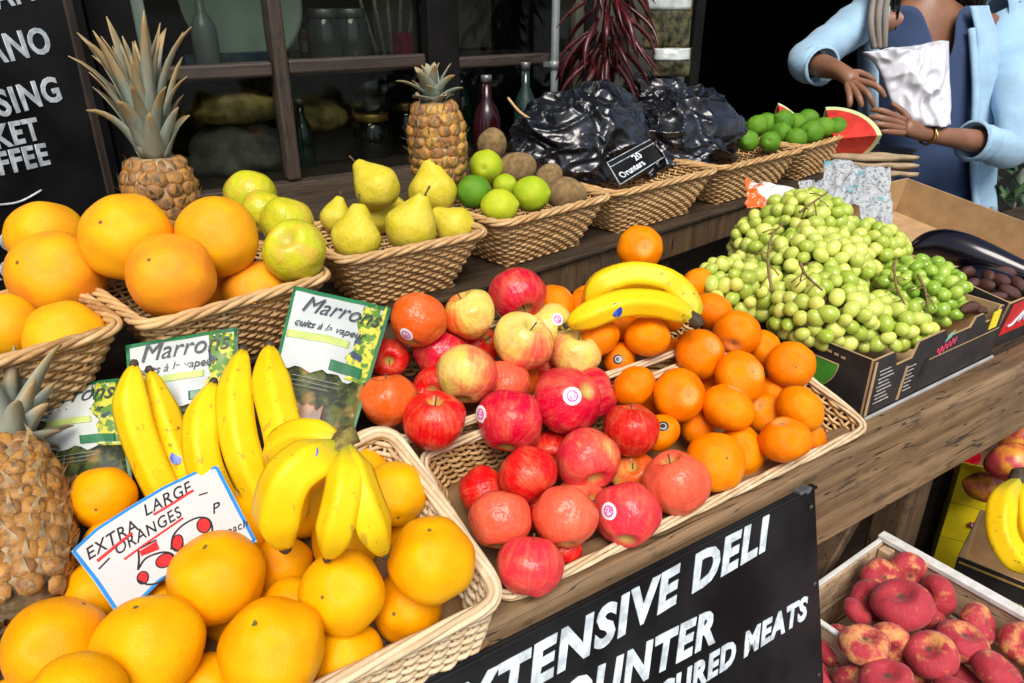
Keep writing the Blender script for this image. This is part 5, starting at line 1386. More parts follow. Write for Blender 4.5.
# goods in the window
def jar(label, x, y, z, r, h, col, lid, cat='jar'):
    t = thing('preserve_jar', (x, y, z), label, cat, 'jars in the shop window')
    mb = MB(); mb.lathe([(r*.9, 0), (r, r*.15), (r, h*.7), (r*.82, h*.82), (r*.78, h*.84)], Matrix.Translation((x, y, z)), 24); part('glass_body', mb, col, t)
    mb = MB(); mb.lathe([(r*.86, h*.842), (r*.88, h*.85), (r*.88, h*.97), (r*.84, h)], Matrix.Translation((x, y, z)), 24); part('lid', mb, lid, t)
M['jarb'] = plain('dark_preserve', (.010, .009, .009), .08, .3, 10, spec=.7); M['goldlid'] = plain('gold_lid', (.50, .30, .08), .3, .15, 40, metal=.7)
p = atY(372, 128, 1.92); jar('black jar with a gold lid, upper one of the two stacked behind the glass', p.x, 1.92, 1.215, .052, .130, M['jarb'], M['goldlid'])
jar('black jar with a gold lid, lower one of the stacked pair, beside the pears', p.x, 1.92, 1.083, .052, .130, M['jarb'], M['goldlid'])
p = atY(408, 140, 2.0); jar('black jar with a gold lid half hidden by the small pineapple', p.x, 2.0, 1.083, .05, .14, M['jarb'], M['goldlid'])
M['jarg'] = plain('grey_glass_jar', (.055, .06, .058), .12, .3, 10, spec=.7); M['steel'] = plain('steel_lid', (.25, .25, .25), .3, .2, 40, metal=.7)
for i, (px, l) in enumerate(((325, 'grey glass jar left of the other one on the upper shelf behind the glass'), (352, 'grey glass jar on the upper shelf behind the glass, right of its twin'))):
    p = atY(px, 40, 2.0); jar(l, p.x, 2.0, 1.332, .045, .13, M['jarg'], M['steel'])
def bottle(label, x, y, z, r, h, col, cap):
    t = thing('glass_bottle', (x, y, z), label, 'bottle', 'bottles in the shop window')
    mb = MB(); mb.lathe([(r*.9, 0), (r, r*.2), (r, h*.55), (r*.75, h*.66), (r*.36, h*.76), (r*.34, h*.93)], Matrix.Translation((x, y, z)), 20); part('body', mb, col, t)
    mb = MB(); mb.lathe([(r*.4, h*.932), (r*.4, h), (r*.36, h*1.005)], Matrix.Translation((x, y, z)), 16); part('cap', mb, cap, t)
M['redg'] = plain('red_liquid', (.022, .002, .004), .2, .2, 10, spec=.6); M['grng'] = plain('green_bottle', (.012, .03, .022), .08, .2, 10, spec=.7)
p = atY(487, 130, 1.62); bottle('red bottle standing behind the limes', p.x, 1.62, 1.099, .034, .22, M['redg'], M['steel'])
p = atY(307, 170, 1.88); bottle('dark green bottle beside the window mullion', p.x, 1.88, 1.083, .026, .18, M['grng'], M['steel'])
p = atY(462, 110, 1.9); bottle('dark bottle behind the red one, left', p.x, 1.9, 1.083, .03, .24, M['grng'], M['goldlid'])
p = atY(525, 150, 1.66); bottle('dark bottle in the shade between the kiwis and the drainpipe', p.x, 1.66, 1.099, .03, .24, M['grng'], M['steel'])
M['loaf'] = plain('brown_loaf', (.26, .17, .06), .8, .5, 22, bumpd=.004, c2=(.50, .36, .12)); M['sack'] = plain('grey_sack', (.12, .11, .09), .85, .4, 30, bumpd=.003)
def lump(name, label, cat, c, s, m, seed, group=None, amp=.18, nu=28, nv=18):
    mb = MB(); vs = []; fs = []
    for j in range(nv+1):
        th = math.pi*j/nv
        for i in range(nu):
            ph = 2*math.pi*i/nu; q = Vector((math.sin(th)*math.cos(ph), math.sin(th)*math.sin(ph), math.cos(th)))
            q *= 1+amp*mnoise.noise(q*2.1+Vector((seed, 0, 0)))+amp*.5*mnoise.noise(q*5+Vector((seed, 4, 0)))
            if q.z < -.6: q.z = -.6
            vs.append((c[0]+q.x*s[0], c[1]+q.y*s[1], c[2]+q.z*s[2]))
    for j in range(nv):
        for i in range(nu): k = (i+1) % nu; fs.append((j*nu+i, (j+1)*nu+i, (j+1)*nu+k, j*nu+k))
    mb.add(vs, fs); return solo(name, mb, m, label, cat, group, loc=c)
p = atY(238, 112, 1.92); lump('loaf', 'golden brown loaf left of the window mullion behind the glass', 'bread', (p.x, 1.92, 1.245), (.10, .07, .045), M['loaf'], 3, 'bread in the shop window')
p = atY(240, 148, 1.90); lump('sack', 'lumpy grey brown sack under the golden loaf behind the glass', 'sack', (p.x, 1.92, 1.14), (.12, .08, .075), M['sack'], 6)
p = atY(318, 108, 1.98); lump('loaf', 'darker brown loaf between the mullion and the black jars', 'bread', (p.x, 2.0, 1.20), (.085, .07, .05), M['loaf'], 9, 'bread in the shop window')
p = atY(330, 165, 2.05); mb = MB(); mb.box((p.x, 2.05, 1.125), (.17, .12, .082)); solo('storage_box', mb, plain('brown_box', (.05, .035, .025), .6, .3, 20), 'dark brown box under the darker loaf in the window', 'box')
for k in range(6):
    t = thing('small_jar', (.60+.045*k, 2.16, 1.332), 'small dim jar in the back row of the upper window shelf', 'jar', 'small jars in the back row')
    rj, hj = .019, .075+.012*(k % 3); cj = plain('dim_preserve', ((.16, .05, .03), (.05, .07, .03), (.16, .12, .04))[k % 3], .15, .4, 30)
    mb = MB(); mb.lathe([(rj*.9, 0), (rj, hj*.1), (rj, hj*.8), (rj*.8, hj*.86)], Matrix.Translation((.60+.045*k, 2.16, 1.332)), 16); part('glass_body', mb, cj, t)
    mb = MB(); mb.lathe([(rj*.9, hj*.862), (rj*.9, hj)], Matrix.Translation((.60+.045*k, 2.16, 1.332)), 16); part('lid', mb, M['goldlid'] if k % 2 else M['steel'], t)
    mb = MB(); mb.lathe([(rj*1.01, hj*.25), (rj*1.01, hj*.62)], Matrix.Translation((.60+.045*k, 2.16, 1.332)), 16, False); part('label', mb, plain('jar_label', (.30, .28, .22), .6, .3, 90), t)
for k in range(5):
    x_ = .56+.062*k; t = thing('small_carton', (x_, 2.26, 1.083), 'small dim carton standing in the back row of the lower window shelf', 'carton', 'small cartons in the back row')
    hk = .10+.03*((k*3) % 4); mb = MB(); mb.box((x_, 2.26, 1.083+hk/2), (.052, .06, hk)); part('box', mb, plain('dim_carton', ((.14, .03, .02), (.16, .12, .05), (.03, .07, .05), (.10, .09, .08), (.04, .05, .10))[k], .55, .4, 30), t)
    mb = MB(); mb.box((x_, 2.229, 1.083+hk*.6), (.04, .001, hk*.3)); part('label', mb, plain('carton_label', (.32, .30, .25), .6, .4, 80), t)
# plate and small goods on the upper window shelf
p = atY(238, -14, 1.98); mb = MB(); M4 = Matrix.Translation((p.x, 1.985, 1.478)) @ Matrix.Rotation(math.radians(80), 4, 'X'); mb.lathe([(.002, 0), (.085, .004), (.135, .018), (.142, .022), (.142, .026), (.134, .024), (.085, .011), (.002, .008)], M4, 40)
solo('serving_plate', mb, plain('sage_glaze', (.24, .29, .24), .3, .08, 8), 'large round sage green plate standing in the upper left pane', 'plate')
p = atY(199, 2, 1.86); bottle('white bottle with a dark cap hanging into the upper left pane', p.x, 1.86, 1.332, .028, .17, plain('white_ceramic', (.16, .18, .18), .3), M['grng'])
p = atY(232, 50, 1.90); mb = MB(); mb.box((p.x, 1.90, 1.352), (.22, .05, .04)); solo('boxed_tin', mb, plain('blue_tin', (.03, .05, .085), .4, .4, 40), 'dark blue flat tin lying below the round plate', 'tin')
p = atY(408, 45, 1.92); mb = MB(); mb.box((p.x, 1.92, 1.368), (.06, .05, .07)); o = solo('boxed_tin', mb, plain('red_tin', (.22, .01, .03), .4, .3, 30), 'small dark red tin at the right of the upper window shelf', 'tin')
M['twig'] = plain('dry_twig', (.26, .22, .17), .8, .3, 60)
t = thing('dried_twigs', (p.x, 2.0, 1.332), 'pale dried twigs standing behind the dark red tin', 'dried twigs')
for k in range(5):
    a = Vector((p.x-.05+.02*k, 2.0, 1.332)); mb = MB(); mb.tube([a, a+Vector((.02*(k-2), .01, .16)), a+Vector((.035*(k-2), .0, .34))], [.006, .005, .003], 6); part('twig', mb, M['twig'], t)
p = atY(500, 150, 2.2); mb = MB(); mb.box((1.15, 2.25, 1.55), (.40, .10, .42)); solo('cupboard', mb, M['olive'], 'olive cupboard front behind the right hand panes', 'cupboard')
mb = MB(); mb.box((1.15, 2.25, 1.19), (.40, .10, .21)); solo('cupboard', mb, M['olive'], 'lower olive cupboard behind the right hand panes, under the rail', 'cupboard')

# ------------------------------------------------------------------ black board on the left
ang = math.radians(40); dx = Vector((math.cos(ang), math.sin(ang), 0)); LBo = Vector((.105, 1.43, 0)); ln_ = Vector((dx.y, -dx.x, 0))
mb_ = thing('menu_board', LBo-dx*.4, 'black board with white hand painted capitals at the far left, partly outside the photo', 'sign board')
mb = MB(); mb.bar(LBo-dx*.75+Vector((0, 0, 1.40)), LBo+Vector((0, 0, 1.40)), .012, 1.2); part('panel', mb, M['blackp'], mb_)
mb = MB(); mb.bar(LBo+dx*.008+Vector((0, 0, .8)), LBo+dx*.008+Vector((0, 0, 2.0)), .02, .016, dx); bevelled('edge_strip', mb, M['frame'], mb_, .002)
def onL(px, py, e=.0065): v = ray(px, py); return CAM+v*((LBo-CAM).dot(ln_)/v.dot(ln_))+ln_*e
def ltext(body, end, start, size, **k):
    a, b = onL(*end), onL(*start); ux = (a-b).normalized(); return text('lettering', body, M['white'], mb_, a, ux, ln_.cross(ux) if (ln_.cross(ux)).z > 0 else -ln_.cross(ux), size, align='RIGHT', bold=.0014, sx=k.pop('sx', .95), wob=.02, space=1.12, **k)
ltext('ITALIAN', (32, -1), (-20, 12), .048)
ltext('AMERICANO', (50, 51), (0, 62), .050); ltext('DRESSING', (60, 99), (0, 116), .050); ltext('JACKET', (38, 138), (0, 147), .044); ltext('COFFEE', (47, 163), (0, 174), .044)
mb = MB(); mb.tube(crspline([onL(-8, 205), onL(10, 203), onL(22, 199), onL(38, 190)], 20), .0016, 6); part('flourish', mb, M['white'], mb_)
ltext('Coffee', (12, 247), (-30, 258), .05); ltext('& cake', (12, 275), (-30, 286), .05)

# ------------------------------------------------------------------ dried chillies and packets hanging by the door
M['chilli'] = plain('dried_chilli', (.040, .005, .008), .32, .5, 60, c2=(.10, .010, .012), bumpd=.002); M['chillir'] = plain('red_chilli', (.35, .05, .012), .3, .3, 40)
r_ = random.Random(11); hc = atY(606, 30, 1.52)
ch = thing('chilli_string', (hc.x, hc.y, 1.75), 'thick hanging bunch of dark dried red chillies above the black bags', 'chillies')
mb = MB(); mb.tube([(hc.x, hc.y, 1.28), (hc.x, hc.y, 2.5)], .004, 6); part('cord', mb, M['twig'], ch)
for k in range(96):
    z = 1.285+.33*(k/96)+r_.uniform(-.01, .01); a = r_.uniform(0, 6.28); rr = r_.uniform(.01, .085)*(1.0-.25*abs(k/96-.35))
    d = Vector((math.cos(a), math.sin(a), 0)); rr *= 1.35; p0 = Vector((hc.x, hc.y, z+.05))+d*rr*.45; L = r_.uniform(.07, .125)
    p2 = p0+d*rr*.9+Vector((r_.uniform(-.02, .02), r_.uniform(-.02, .02), -L)); p1 = (p0+p2)/2+d*r_.uniform(.0, .022)+Vector((r_.uniform(-.012, .012), 0, 0))
    P = crspline([p0, p1, p2], 9); mb = MB(); rad = r_.uniform(.0045, .0085); mb.tube(P, [rad*(.55, .9, 1, 1, .95, .85, .7, .5, .3, .08)[i] for i in range(10)], 7)
    part('chilli', mb, M['chillir'] if k in (14, 40) else M['chilli'], ch)
M['film'] = plain('clear_film_white', (.42, .46, .45), .2, .25, 30, bumpd=.002); M['fgr'] = plain('green_goods', (.02, .03, .02), .3, .6, 60, c2=(.12, .11, .05))
def packet(label, c, w, h, m_top, seed, cat='packet'):
    t = thing('hanging_packet', c, label, cat, 'packets hanging by the door'); e = RT; 
    def P(u, v, o): return c+RT*((u-.5)*w)+Vector((0, 0, (v-.5)*h))-Vector((FW.x, FW.y, 0)).normalized()*(o+.014*math.sin(math.pi*u)*math.sin(math.pi*v)+.004*mnoise.noise(Vector((u*4, v*4, seed))))
    mb = MB(); mb.grid(lambda u, v: P(u, v, 0), 14, 14, .004); part('bag', mb, M['fgr'], t)
    mb = MB(); mb.grid(lambda u, v: P(.04+.92*u, .58+.4*v, .004), 10, 8, .001); part('label', mb, m_top, t)
packet('upper hanging packet with a white header, right of the chillies', atD(668, 15, 1.98), .125, .17, M['film'], 2)
packet('lower pale packet hanging between the chillies and the doorway', atD(671, 62, 1.95), .10, .07, M['film'], 5)

# ------------------------------------------------------------------ black plastic bags in the basket
def bag_mat():
    m, nt, b = mat('dark_plastic_film'); co = objco(nt); n = noi(nt, co, 9, 3); n2 = noi(nt, co, 38, 5, .6)
    col = mixc(nt, sstep(nt, n, .45, .65), (.006, .007, .010), (.028, .034, .046)); lk(nt, col, b.inputs['Base Color'])
    b.inputs['Roughness'].default_value = .21; b.inputs['Specular IOR Level'].default_value = .7; bump(nt, b, n2, .35, .006); return m
M['bag'] = bag_mat()
def crumple(name, label, cat, c, s, m, seed, group=None, sub=6):
    "thin film scrunched into sharp flat facets over a few large folds"
    bm = bmesh.new(); bmesh.ops.create_icosphere(bm, subdivisions=sub, radius=1); r_ = random.Random(seed)
    for v in bm.verts:
        p = v.co.copy(); o = Vector((seed*3.3, seed*1.1, 0))
        w = Vector((mnoise.noise(p*1.3+o), mnoise.noise(p*1.3+o+Vector((9, 0, 0))), mnoise.noise(p*1.3+o+Vector((0, 9, 0)))))*.6
        f1 = 1-abs(mnoise.noise((p+w)*1.1+o))*2.2; k_ = p+w*.45; cr = lambda a: (1-min(1, abs(a)*1.25))**5
        f2 = cr(mnoise.noise(Vector((k_.x*1.3+k_.z*.8, k_.y*1.2, (k_.z-k_.x*.6)*3.4))+o*1.7)); f3 = cr(mnoise.noise(Vector(((k_.x+k_.z*.7)*4.5, k_.y*2.2, (k_.z-.5*k_.x)*1.6))+o)); f4 = cr(mnoise.noise(k_*6.5+o*.7))
        q = p*(1+.18*(f1-.5)+.10*f2+.07*f3+.018*f4+.004*r_.uniform(-1, 1)); q.z = max(q.z, -.62)
        v.co = Vector((q.x*s[0], q.y*s[1], q.z*s[2]))
    me = bpy.data.meshes.new(name); bm.to_mesh(me); bm.free()
    me.polygons.foreach_set('use_smooth', [False]*len(me.polygons)); me.materials.append(m)
    o = link(name, me); o.location = c; sd = o.modifiers.new('soft', 'SUBSURF'); sd.levels = 1; sd.render_levels = 1
    me.polygons.foreach_set('use_smooth', [True]*len(me.polygons))
    return tag(o, label, cat, group)
bgp = 'crumpled dark plastic bags in the upper basket'
crumple('plastic_bag', 'crumpled shiny dark plastic bag at the left of its basket, under the chillies', 'plastic bag', atD(592, 143, 1.67)+Vector((0, .03, .0)), (.155, .115, .112), M['bag'], 1, bgp)
crumple('plastic_bag', 'crumpled shiny dark plastic bag at the right end, beside the dark green limes', 'plastic bag', atD(692, 142, 1.79)+Vector((0, .03, 0)), (.155, .110, .108), M['bag'], 4, bgp)
crumple('plastic_bag', 'small dark bag on top between the two large ones, below the pale packet', 'plastic bag', atD(668, 98, 2.0)+Vector((0, .06, 0)), (.09, .08, .06), M['bag'], 8, bgp, 5)
LT, LTR, LBR, LBL = atD(607, 163, 1.545), atD(650, 140, 1.61), atD(663, 158, 1.58), atD(620, 185, 1.515)
tk = thing('bag_ticket', LBL, 'small black ticket with white lines and lettering in front of the dark bags', 'price ticket')
tn = (LTR-LT).cross(LT-LBL).normalized(); tn = tn if tn.dot(CAM-LT) > 0 else -tn
mb = MB(); mb.hexa([LBL-tn*.002, LBR-tn*.002, LTR-tn*.002, LT-tn*.002], [LBL, LBR, LTR, LT]); part('card', mb, M['blackp'], tk)
for a, b in ((LT, LTR), (LT, LBL), (LBL, LBR), (LT.lerp(LBL, .22), LTR.lerp(LBR, .22))):
    mb = MB(); mb.bar(a+tn*.0006, b+tn*.0006, .0008, .003, tn); part('white_line', mb, M['white'], tk)
ux = (LBR-LBL).normalized(); hT = (LT-LBL).length
text('lettering', '20', M['white'], tk, LBL.lerp(LBR, .50)+(LT-LBL)*.46+tn*.001, ux, tn.cross(ux), hT*.36, bold=.0004)
text('lettering', 'Orunters', M['white'], tk, LBL.lerp(LBR, .10)+(LT-LBL)*.15+tn*.001, ux, tn.cross(ux), hT*.34, bold=.0004, sx=.9)
mb = MB(); mb.tube(crspline([atD(508, 98, 1.60), atD(520, 112, 1.58), atD(538, 124, 1.58)], 14), .003, 6); solo('basket_handle', mb, M['wick'], 'single curved cane end sticking out left of the dark bags', 'cane')

# ------------------------------------------------------------------ wrappers, paper, watermelon
def sheet(name, label, cat, corners, m, seed, amp=.012, th=.0015, group=None, freq=4):
    TL, TR, BR, BL = corners; nrm = (TR-TL).cross(TL-BL).normalized(); mb = MB()
    def P(u, v):
        p = TL.lerp(TR, u).lerp(BL.lerp(BR, u), v); n1 = mnoise.noise(Vector((u*freq, v*freq, seed))); n2 = mnoise.noise(Vector((u*freq*2.3, v*freq*2.3, seed+5)))
        return p+nrm*(amp*(1-abs(n1)*2)+amp*.5*(1-abs(n2)*2))+(TR-TL)*.05*n2+(BL-TL)*.08*n1
    mb.grid(P, 36, 36, th); return solo(name, mb, m, label, cat, group)
def wrap_mat():
    m, nt, b = mat('printed_wrapper'); co = objco(nt); n = noi(nt, co, 22, 3); n2 = noi(nt, co, 60, 4)
    sp = nt.nodes.new('ShaderNodeSeparateXYZ'); lk(nt, co, sp.inputs[0])
    f = math_(nt, 'ADD', math_(nt, 'MULTIPLY', sp.outputs[0], -14), math_(nt, 'MULTIPLY_ADD', n, 2.4, -1.4))
    col = mixc(nt, sstep(nt, f, .0, .25), (.62, .62, .60), (.62, .13, .02)); col = mixc(nt, sstep(nt, n2, .62, .68), col, (.75, .72, .66)); lk(nt, col, b.inputs['Base Color']); b.inputs['Roughness'].default_value = .25; return m
M['wrap'] = wrap_mat()
def news_mat():
    m, nt, b = mat('printed_paper'); co = objco(nt, (1, 1, 1)); n = noi(nt, co, 130, 3); n2 = noi(nt, co, 12, 2)
    col = mixc(nt, sstep(nt, n, .5, .62), (.42, .44, .45), (.16, .18, .20)); col = mixc(nt, sstep(nt, n2, .62, .68), col, (.10, .36, .42)); lk(nt, col, b.inputs['Base Color']); b.inputs['Roughness'].default_value = .7; return m
M['news'] = news_mat()
sheet('fruit_wrapper', 'orange and white plastic wrapper lying behind the grapes', 'wrapper', [atD(744, 182, 1.50), atD(800, 196, 1.50), atD(800, 212, 1.44), atD(744, 212, 1.44)], M['wrap'], 3, .010, freq=2.8)
sheet('crumpled_paper', 'crumpled pale printed paper behind the top of the grapes', 'paper', [atD(822, 164, 1.74), atD(856, 166, 1.74), atD(858, 206, 1.60), atD(822, 206, 1.60)], M['news'], 7, .010, freq=2.6)
sheet('crumpled_paper', 'crumpled printed paper standing at the left end of the brown box wall', 'paper', [atD(852, 170, 1.76), atD(888, 172, 1.76), atD(892, 228, 1.62), atD(858, 222, 1.60)], M['news'], 12, .010, freq=2.6)
sheet('crumpled_paper', 'small blue edged scrap of paper between the wrapper and the paper heap', 'paper', [atD(798, 186, 1.66), atD(828, 182, 1.68), atD(830, 204, 1.58), atD(800, 204, 1.56)], M['news'], 22, .008, freq=2.6)
M['flesh'] = plain('watermelon_flesh', (.55, .035, .022), .3, .25, 30, bumpd=.003); 
def rind_mat():
    m, nt, b = mat('watermelon_rind'); co = objco(nt); n = noi(nt, objco(nt, (30, 30, 6)), 1, 4); lk(nt, mixc(nt, sstep(nt, n, .4, .6), (.10, .17, .02), (.34, .38, .07)), b.inputs['Base Color']); b.inputs['Roughness'].default_value = .35; return m
M['rind'] = rind_mat(); M['pith'] = plain('watermelon_pith', (.55, .58, .30), .5, .1, 30)
def melon(label, c, ex, ey, ez, R):
    t = thing('watermelon_piece', c, label, 'watermelon', 'cut watermelon on the far basket'); B = basis(c, ex, ey); n = 14
    Bv = Matrix((Vector(ex).normalized(), Vector(ey).normalized(), Vector(ez).normalized())).transposed().to_4x4(); Bv.translation = c
    def oct_(r): 
        vs = []; idx = {}
        for j in range(n+1):
            th = math.pi/2*j/n
            for i in range(n+1):
                ph = math.pi/2*i/n; idx[(i, j)] = len(vs); vs.append(Vector((r*math.sin(th)*math.cos(ph), r*math.sin(th)*math.sin(ph), r*math.cos(th))))
        return vs, [(j*(n+1)+i, (j+1)*(n+1)+i, (j+1)*(n+1)+i+1, j*(n+1)+i+1) for j in range(n) for i in range(n)]
    vs, fs = oct_(R); mb = MB(); mb.add([tuple(Bv @ v) for v in vs], fs); part('rind', mb, M['rind'], t)
    for nm, m, r0, r1 in (('pith', M['pith'], R*.90, R), ('flesh', M['flesh'], 0, R*.90)):
        mb = MB()
        for ax in range(3):
            vs = []; fs = []
            for i in range(n+1):
                a = math.pi/2*i/n
                for r in (r0, r1):
                    q = [0, 0, 0]; q[(ax+1) % 3] = r*math.cos(a); q[(ax+2) % 3] = r*math.sin(a); vs.append(tuple(Bv @ Vector(q)))
            fs = [(2*i, 2*i+1, 2*i+3, 2*i+2) for i in range(n)]; mb.add(vs, fs, False)
        part(nm, mb, m, t)
rt2 = RT
melon('larger cut watermelon piece with red flesh and pale rind in front of the person', atD(834, 139, 1.99), (RT*1+UP*.0-FW*.35), (-UP*.5-FW*-.75+RT*.1), (UP*.85+FW*.45), .115)
melon('smaller red watermelon piece at the back left of the dark green limes', atD(782, 124, 2.08), (RT*.9-UP*.35), (FW*.8-UP*.3), (UP*.9+FW*.4), .075)
M['tanp'] = plain('tan_paper_bag', (.34, .25, .15), .8, .2, 25, bumpd=.001)
for k, l in enumerate(('lowest folded tan paper bag of the small stack beside the far basket', 'folded tan paper bag in the middle of the small stack', 'topmost folded tan paper bag of the stack, below the watermelon')):
    c = atD(858, 172-8*k, 2.02); mb = MB(); mb.grid(lambda u, v: c+RT*(.15*(u-.5))+Vector((-.54, .84, 0))*(-.16*(v-.5))*-1+Vector((0, 0, .006*mnoise.noise(Vector((u*3, v*3, k*4))))), 12, 12, .012); solo('paper_bag', mb, M['tanp'], l, 'paper bag', 'folded tan paper bags')

# ------------------------------------------------------------------ plant at the right
def pleaf():
    m, nt, b = mat('dark_foliage'); oi = nt.nodes.new('ShaderNodeNewGeometry'); lk(nt, mixc(nt, oi.outputs['Random Per Island'], (.012, .035, .010), (.045, .10, .025)), b.inputs['Base Color']); b.inputs['Roughness'].default_value = .45; return m
M['fol'] = pleaf(); pc_ = atD(1022, 205, 2.55); r_ = random.Random(3)
pl = thing('leafy_plant', (pc_.x, pc_.y, 0), 'dark green leafy plant at the right edge behind the brown box wall', 'plant')
mb = MB(); mb.lathe([(.13, 0), (.17, .30), (.18, .32), (.16, .32)], Matrix.Translation((pc_.x, pc_.y, 0)), 24); part('pot', mb, plain('clay_pot', (.25, .10, .05), .8, .2, 20), pl)
mb = MB(); st = MB()
for k in range(420):
    d = Vector((r_.gauss(0, 1), r_.gauss(0, 1), r_.gauss(0, .9))).normalized(); p = Vector((pc_.x, pc_.y, pc_.z-.12))+Vector((d.x*.24, d.y*.24, d.z*.30))*r_.uniform(.45, 1.05)
    e = (d+Vector((r_.uniform(-1, 1), r_.uniform(-1, 1), r_.uniform(-.6, .4)))).normalized(); s_ = e.cross(Vector((0, 0, 1))).normalized(); L = r_.uniform(.05, .09); w = L*.28
    nn = s_.cross(e); mb.add([tuple(p), tuple(p+e*L*.4+s_*w-nn*.004), tuple(p+e*L), tuple(p+e*L*.4-s_*w-nn*.004), tuple(p+e*L*.45+nn*.004)], [(0, 1, 4), (1, 2, 4), (2, 3, 4), (3, 0, 4)])
for k in range(12):
    a = k*.52; st.tube(crspline([(pc_.x, pc_.y, .3), (pc_.x+.08*math.cos(a), pc_.y+.08*math.sin(a), pc_.z-.3), (pc_.x+.2*math.cos(a), pc_.y+.2*math.sin(a), pc_.z+.02)], 8), .006, 5)
part('foliage', mb, M['fol'], pl); part('stems', st, M['twig'], pl)
# ------------------------------------------------------------------ the person holding a bag
def skin_mat():
    m, nt, b = mat('brown_skin'); co = objco(nt); n = noi(nt, co, 14, 4); n2 = noi(nt, co, 140, 3)
    lk(nt, mixc(nt, sstep(nt, n, .3, .7), (.19, .085, .048), (.27, .13, .075)), b.inputs['Base Color']); b.inputs['Roughness'].default_value = .45
    b.inputs['Subsurface Weight'].default_value = .12; b.inputs['Subsurface Radius'].default_value = (1, .35, .2); b.inputs['Subsurface Scale'].default_value = .008; bump(nt, b, n2, .2, .002); return m
M['skin'] = skin_mat(); M['hair'] = plain('dark_hair', (.012, .008, .007), .4, .5, 60, stretch=(1, 1, .1))
def cloth(name, c, var=.12):
    m, nt, b = mat(name); co = objco(nt); n = noi(nt, co, 9, 4); w = noi(nt, objco(nt, (600, 600, 600)), 1, 2)
    lk(nt, mixc(nt, sstep(nt, n, .3, .7), tuple(x*(1-var) for x in c), tuple(min(1, x*(1+var)) for x in c)), b.inputs['Base Color']); b.inputs['Roughness'].default_value = .85; b.inputs['Sheen Weight'].default_value = .2
    wr_ = noi(nt, objco(nt, (7, 7, 15)), 1.2, 3, .5); bump(nt, b, math_(nt, 'ADD', wr_, math_(nt, 'MULTIPLY', w, .05)), .45, .012); return m
M['cardi'] = cloth('light_blue_knit', (.30, .48, .64)); M['navy'] = cloth('navy_cotton', (.02, .045, .12)); M['jean'] = cloth('dark_denim', (.022, .032, .055)); M['scarf'] = cloth('taupe_scarf', (.22, .19, .16))
M['bagw'] = plain('white_carrier_bag', (.58, .59, .64), .42, .05, 10, bumpd=.002)
D = atD
FH = -Vector((FW.x, FW.y, 0)).normalized()          # towards the photographer
neck = D(927, -2, 2.44); chest = D(930, 55, 2.50); waist = D(938, 200, 2.56); pel = waist+Vector((0, 0, -.10))
shR, shL = D(872, 16, 2.42), D(1004, 20, 2.50)
elR, wrR, paR = D(809, 62, 2.30), D(842, 72, 2.165), D(855, 82, 2.14)
elL, wrL, paL = D(1012, 146, 2.31), D(925, 134, 2.17), D(903, 126, 2.13)
head = neck+Vector((0, 0, .175))+FH*.035
V = []; E_ = []; Rd = []
def addv(p, r, prev=None):
    V.append(tuple(p)); Rd.append(r if isinstance(r, tuple) else (r, r)); i = len(V)-1
    if prev is not None: E_.append((prev, i))
    return i
pv = addv(pel, (.13, .10)); w0 = addv(waist, (.115, .088), pv); c0 = addv(chest, (.125, .092), w0); up0 = addv(lerp(chest, neck, .62)+FH*.006, (.085, .055), c0); n0 = addv(neck+Vector((0, 0, .02)), .047, up0)
n1 = addv(neck+Vector((0, 0, .085))+FH*.018, .050, n0); h0 = addv(head+Vector((0, 0, -.02)), (.075, .082), n1); h1 = addv(head+Vector((0, 0, .055))-FH*.012, (.078, .085), h0); addv(head+Vector((0, 0, .11))-FH*.015, .045, h1)
for s, el, wr, pa in ((shR, elR, wrR, paR), (shL, elL, wrL, paL)):
    a = addv(s+Vector((0, 0, -.02)), .040, up0); b = addv(lerp(s, el, .55), .036, a); c = addv(el, .034, b); d_ = addv(lerp(el, wr, .45), .037, c); e = addv(wr, .0235, d_); f = addv(pa, (.030, .020), e)
for sx in (-1, 1):
    hp = pel+RT*(.085*sx)+Vector((0, 0, -.06)); a = addv(hp, .085, pv); k_ = addv(Vector((hp.x, hp.y, .47)), .055, a); an = addv(Vector((hp.x, hp.y, .09)), .038, k_); addv(Vector((hp.x, hp.y, .035))+FH*.13, .03, an)
def skin_mesh(V, E_, Rd, lev=2, root=0):
    me = bpy.data.meshes.new('body_src'); me.from_pydata(V, E_, []); o = bpy.data.objects.new('body_src', me); C.objects.link(o)
    o.modifiers.new('skin', 'SKIN'); 
    for i, sv in enumerate(me.skin_vertices[0].data): sv.radius = Rd[i]; sv.use_root = (i == root)
    o.modifiers['skin'].use_smooth_shade = True; s = o.modifiers.new('sub', 'SUBSURF'); s.levels = lev; s.render_levels = lev
    dg = bpy.context.evaluated_depsgraph_get(); dg.update(); r = bpy.data.meshes.new_from_object(o.evaluated_get(dg)); bpy.data.objects.remove(o); return r
bodym = skin_mesh(V, E_, Rd)
def fingers(specs):
    out = []
    for pts in specs:
        P = crspline([D(*p) for p in pts], 5); rr = [.0105, .0105, .0098, .0092, .0085, .0065]
        out.append(skin_mesh([tuple(p) for p in P], [(i, i+1) for i in range(5)], [(r, r) for r in rr]))
    return out
fR = fingers([[(852, 79, 2.145), (868, 83, 2.115), (879, 88, 2.095), (885, 98, 2.105)], [(851, 82, 2.14), (863, 89, 2.105), (870, 97, 2.09), (874, 107, 2.10)], [(849, 83, 2.14), (856, 92, 2.11), (860, 100, 2.095), (862, 108, 2.105)], [(847, 83, 2.145), (849, 93, 2.12), (850, 101, 2.11), (849, 108, 2.12)], [(846, 74, 2.15), (857, 72, 2.16), (868, 76, 2.17), (876, 82, 2.175)]])
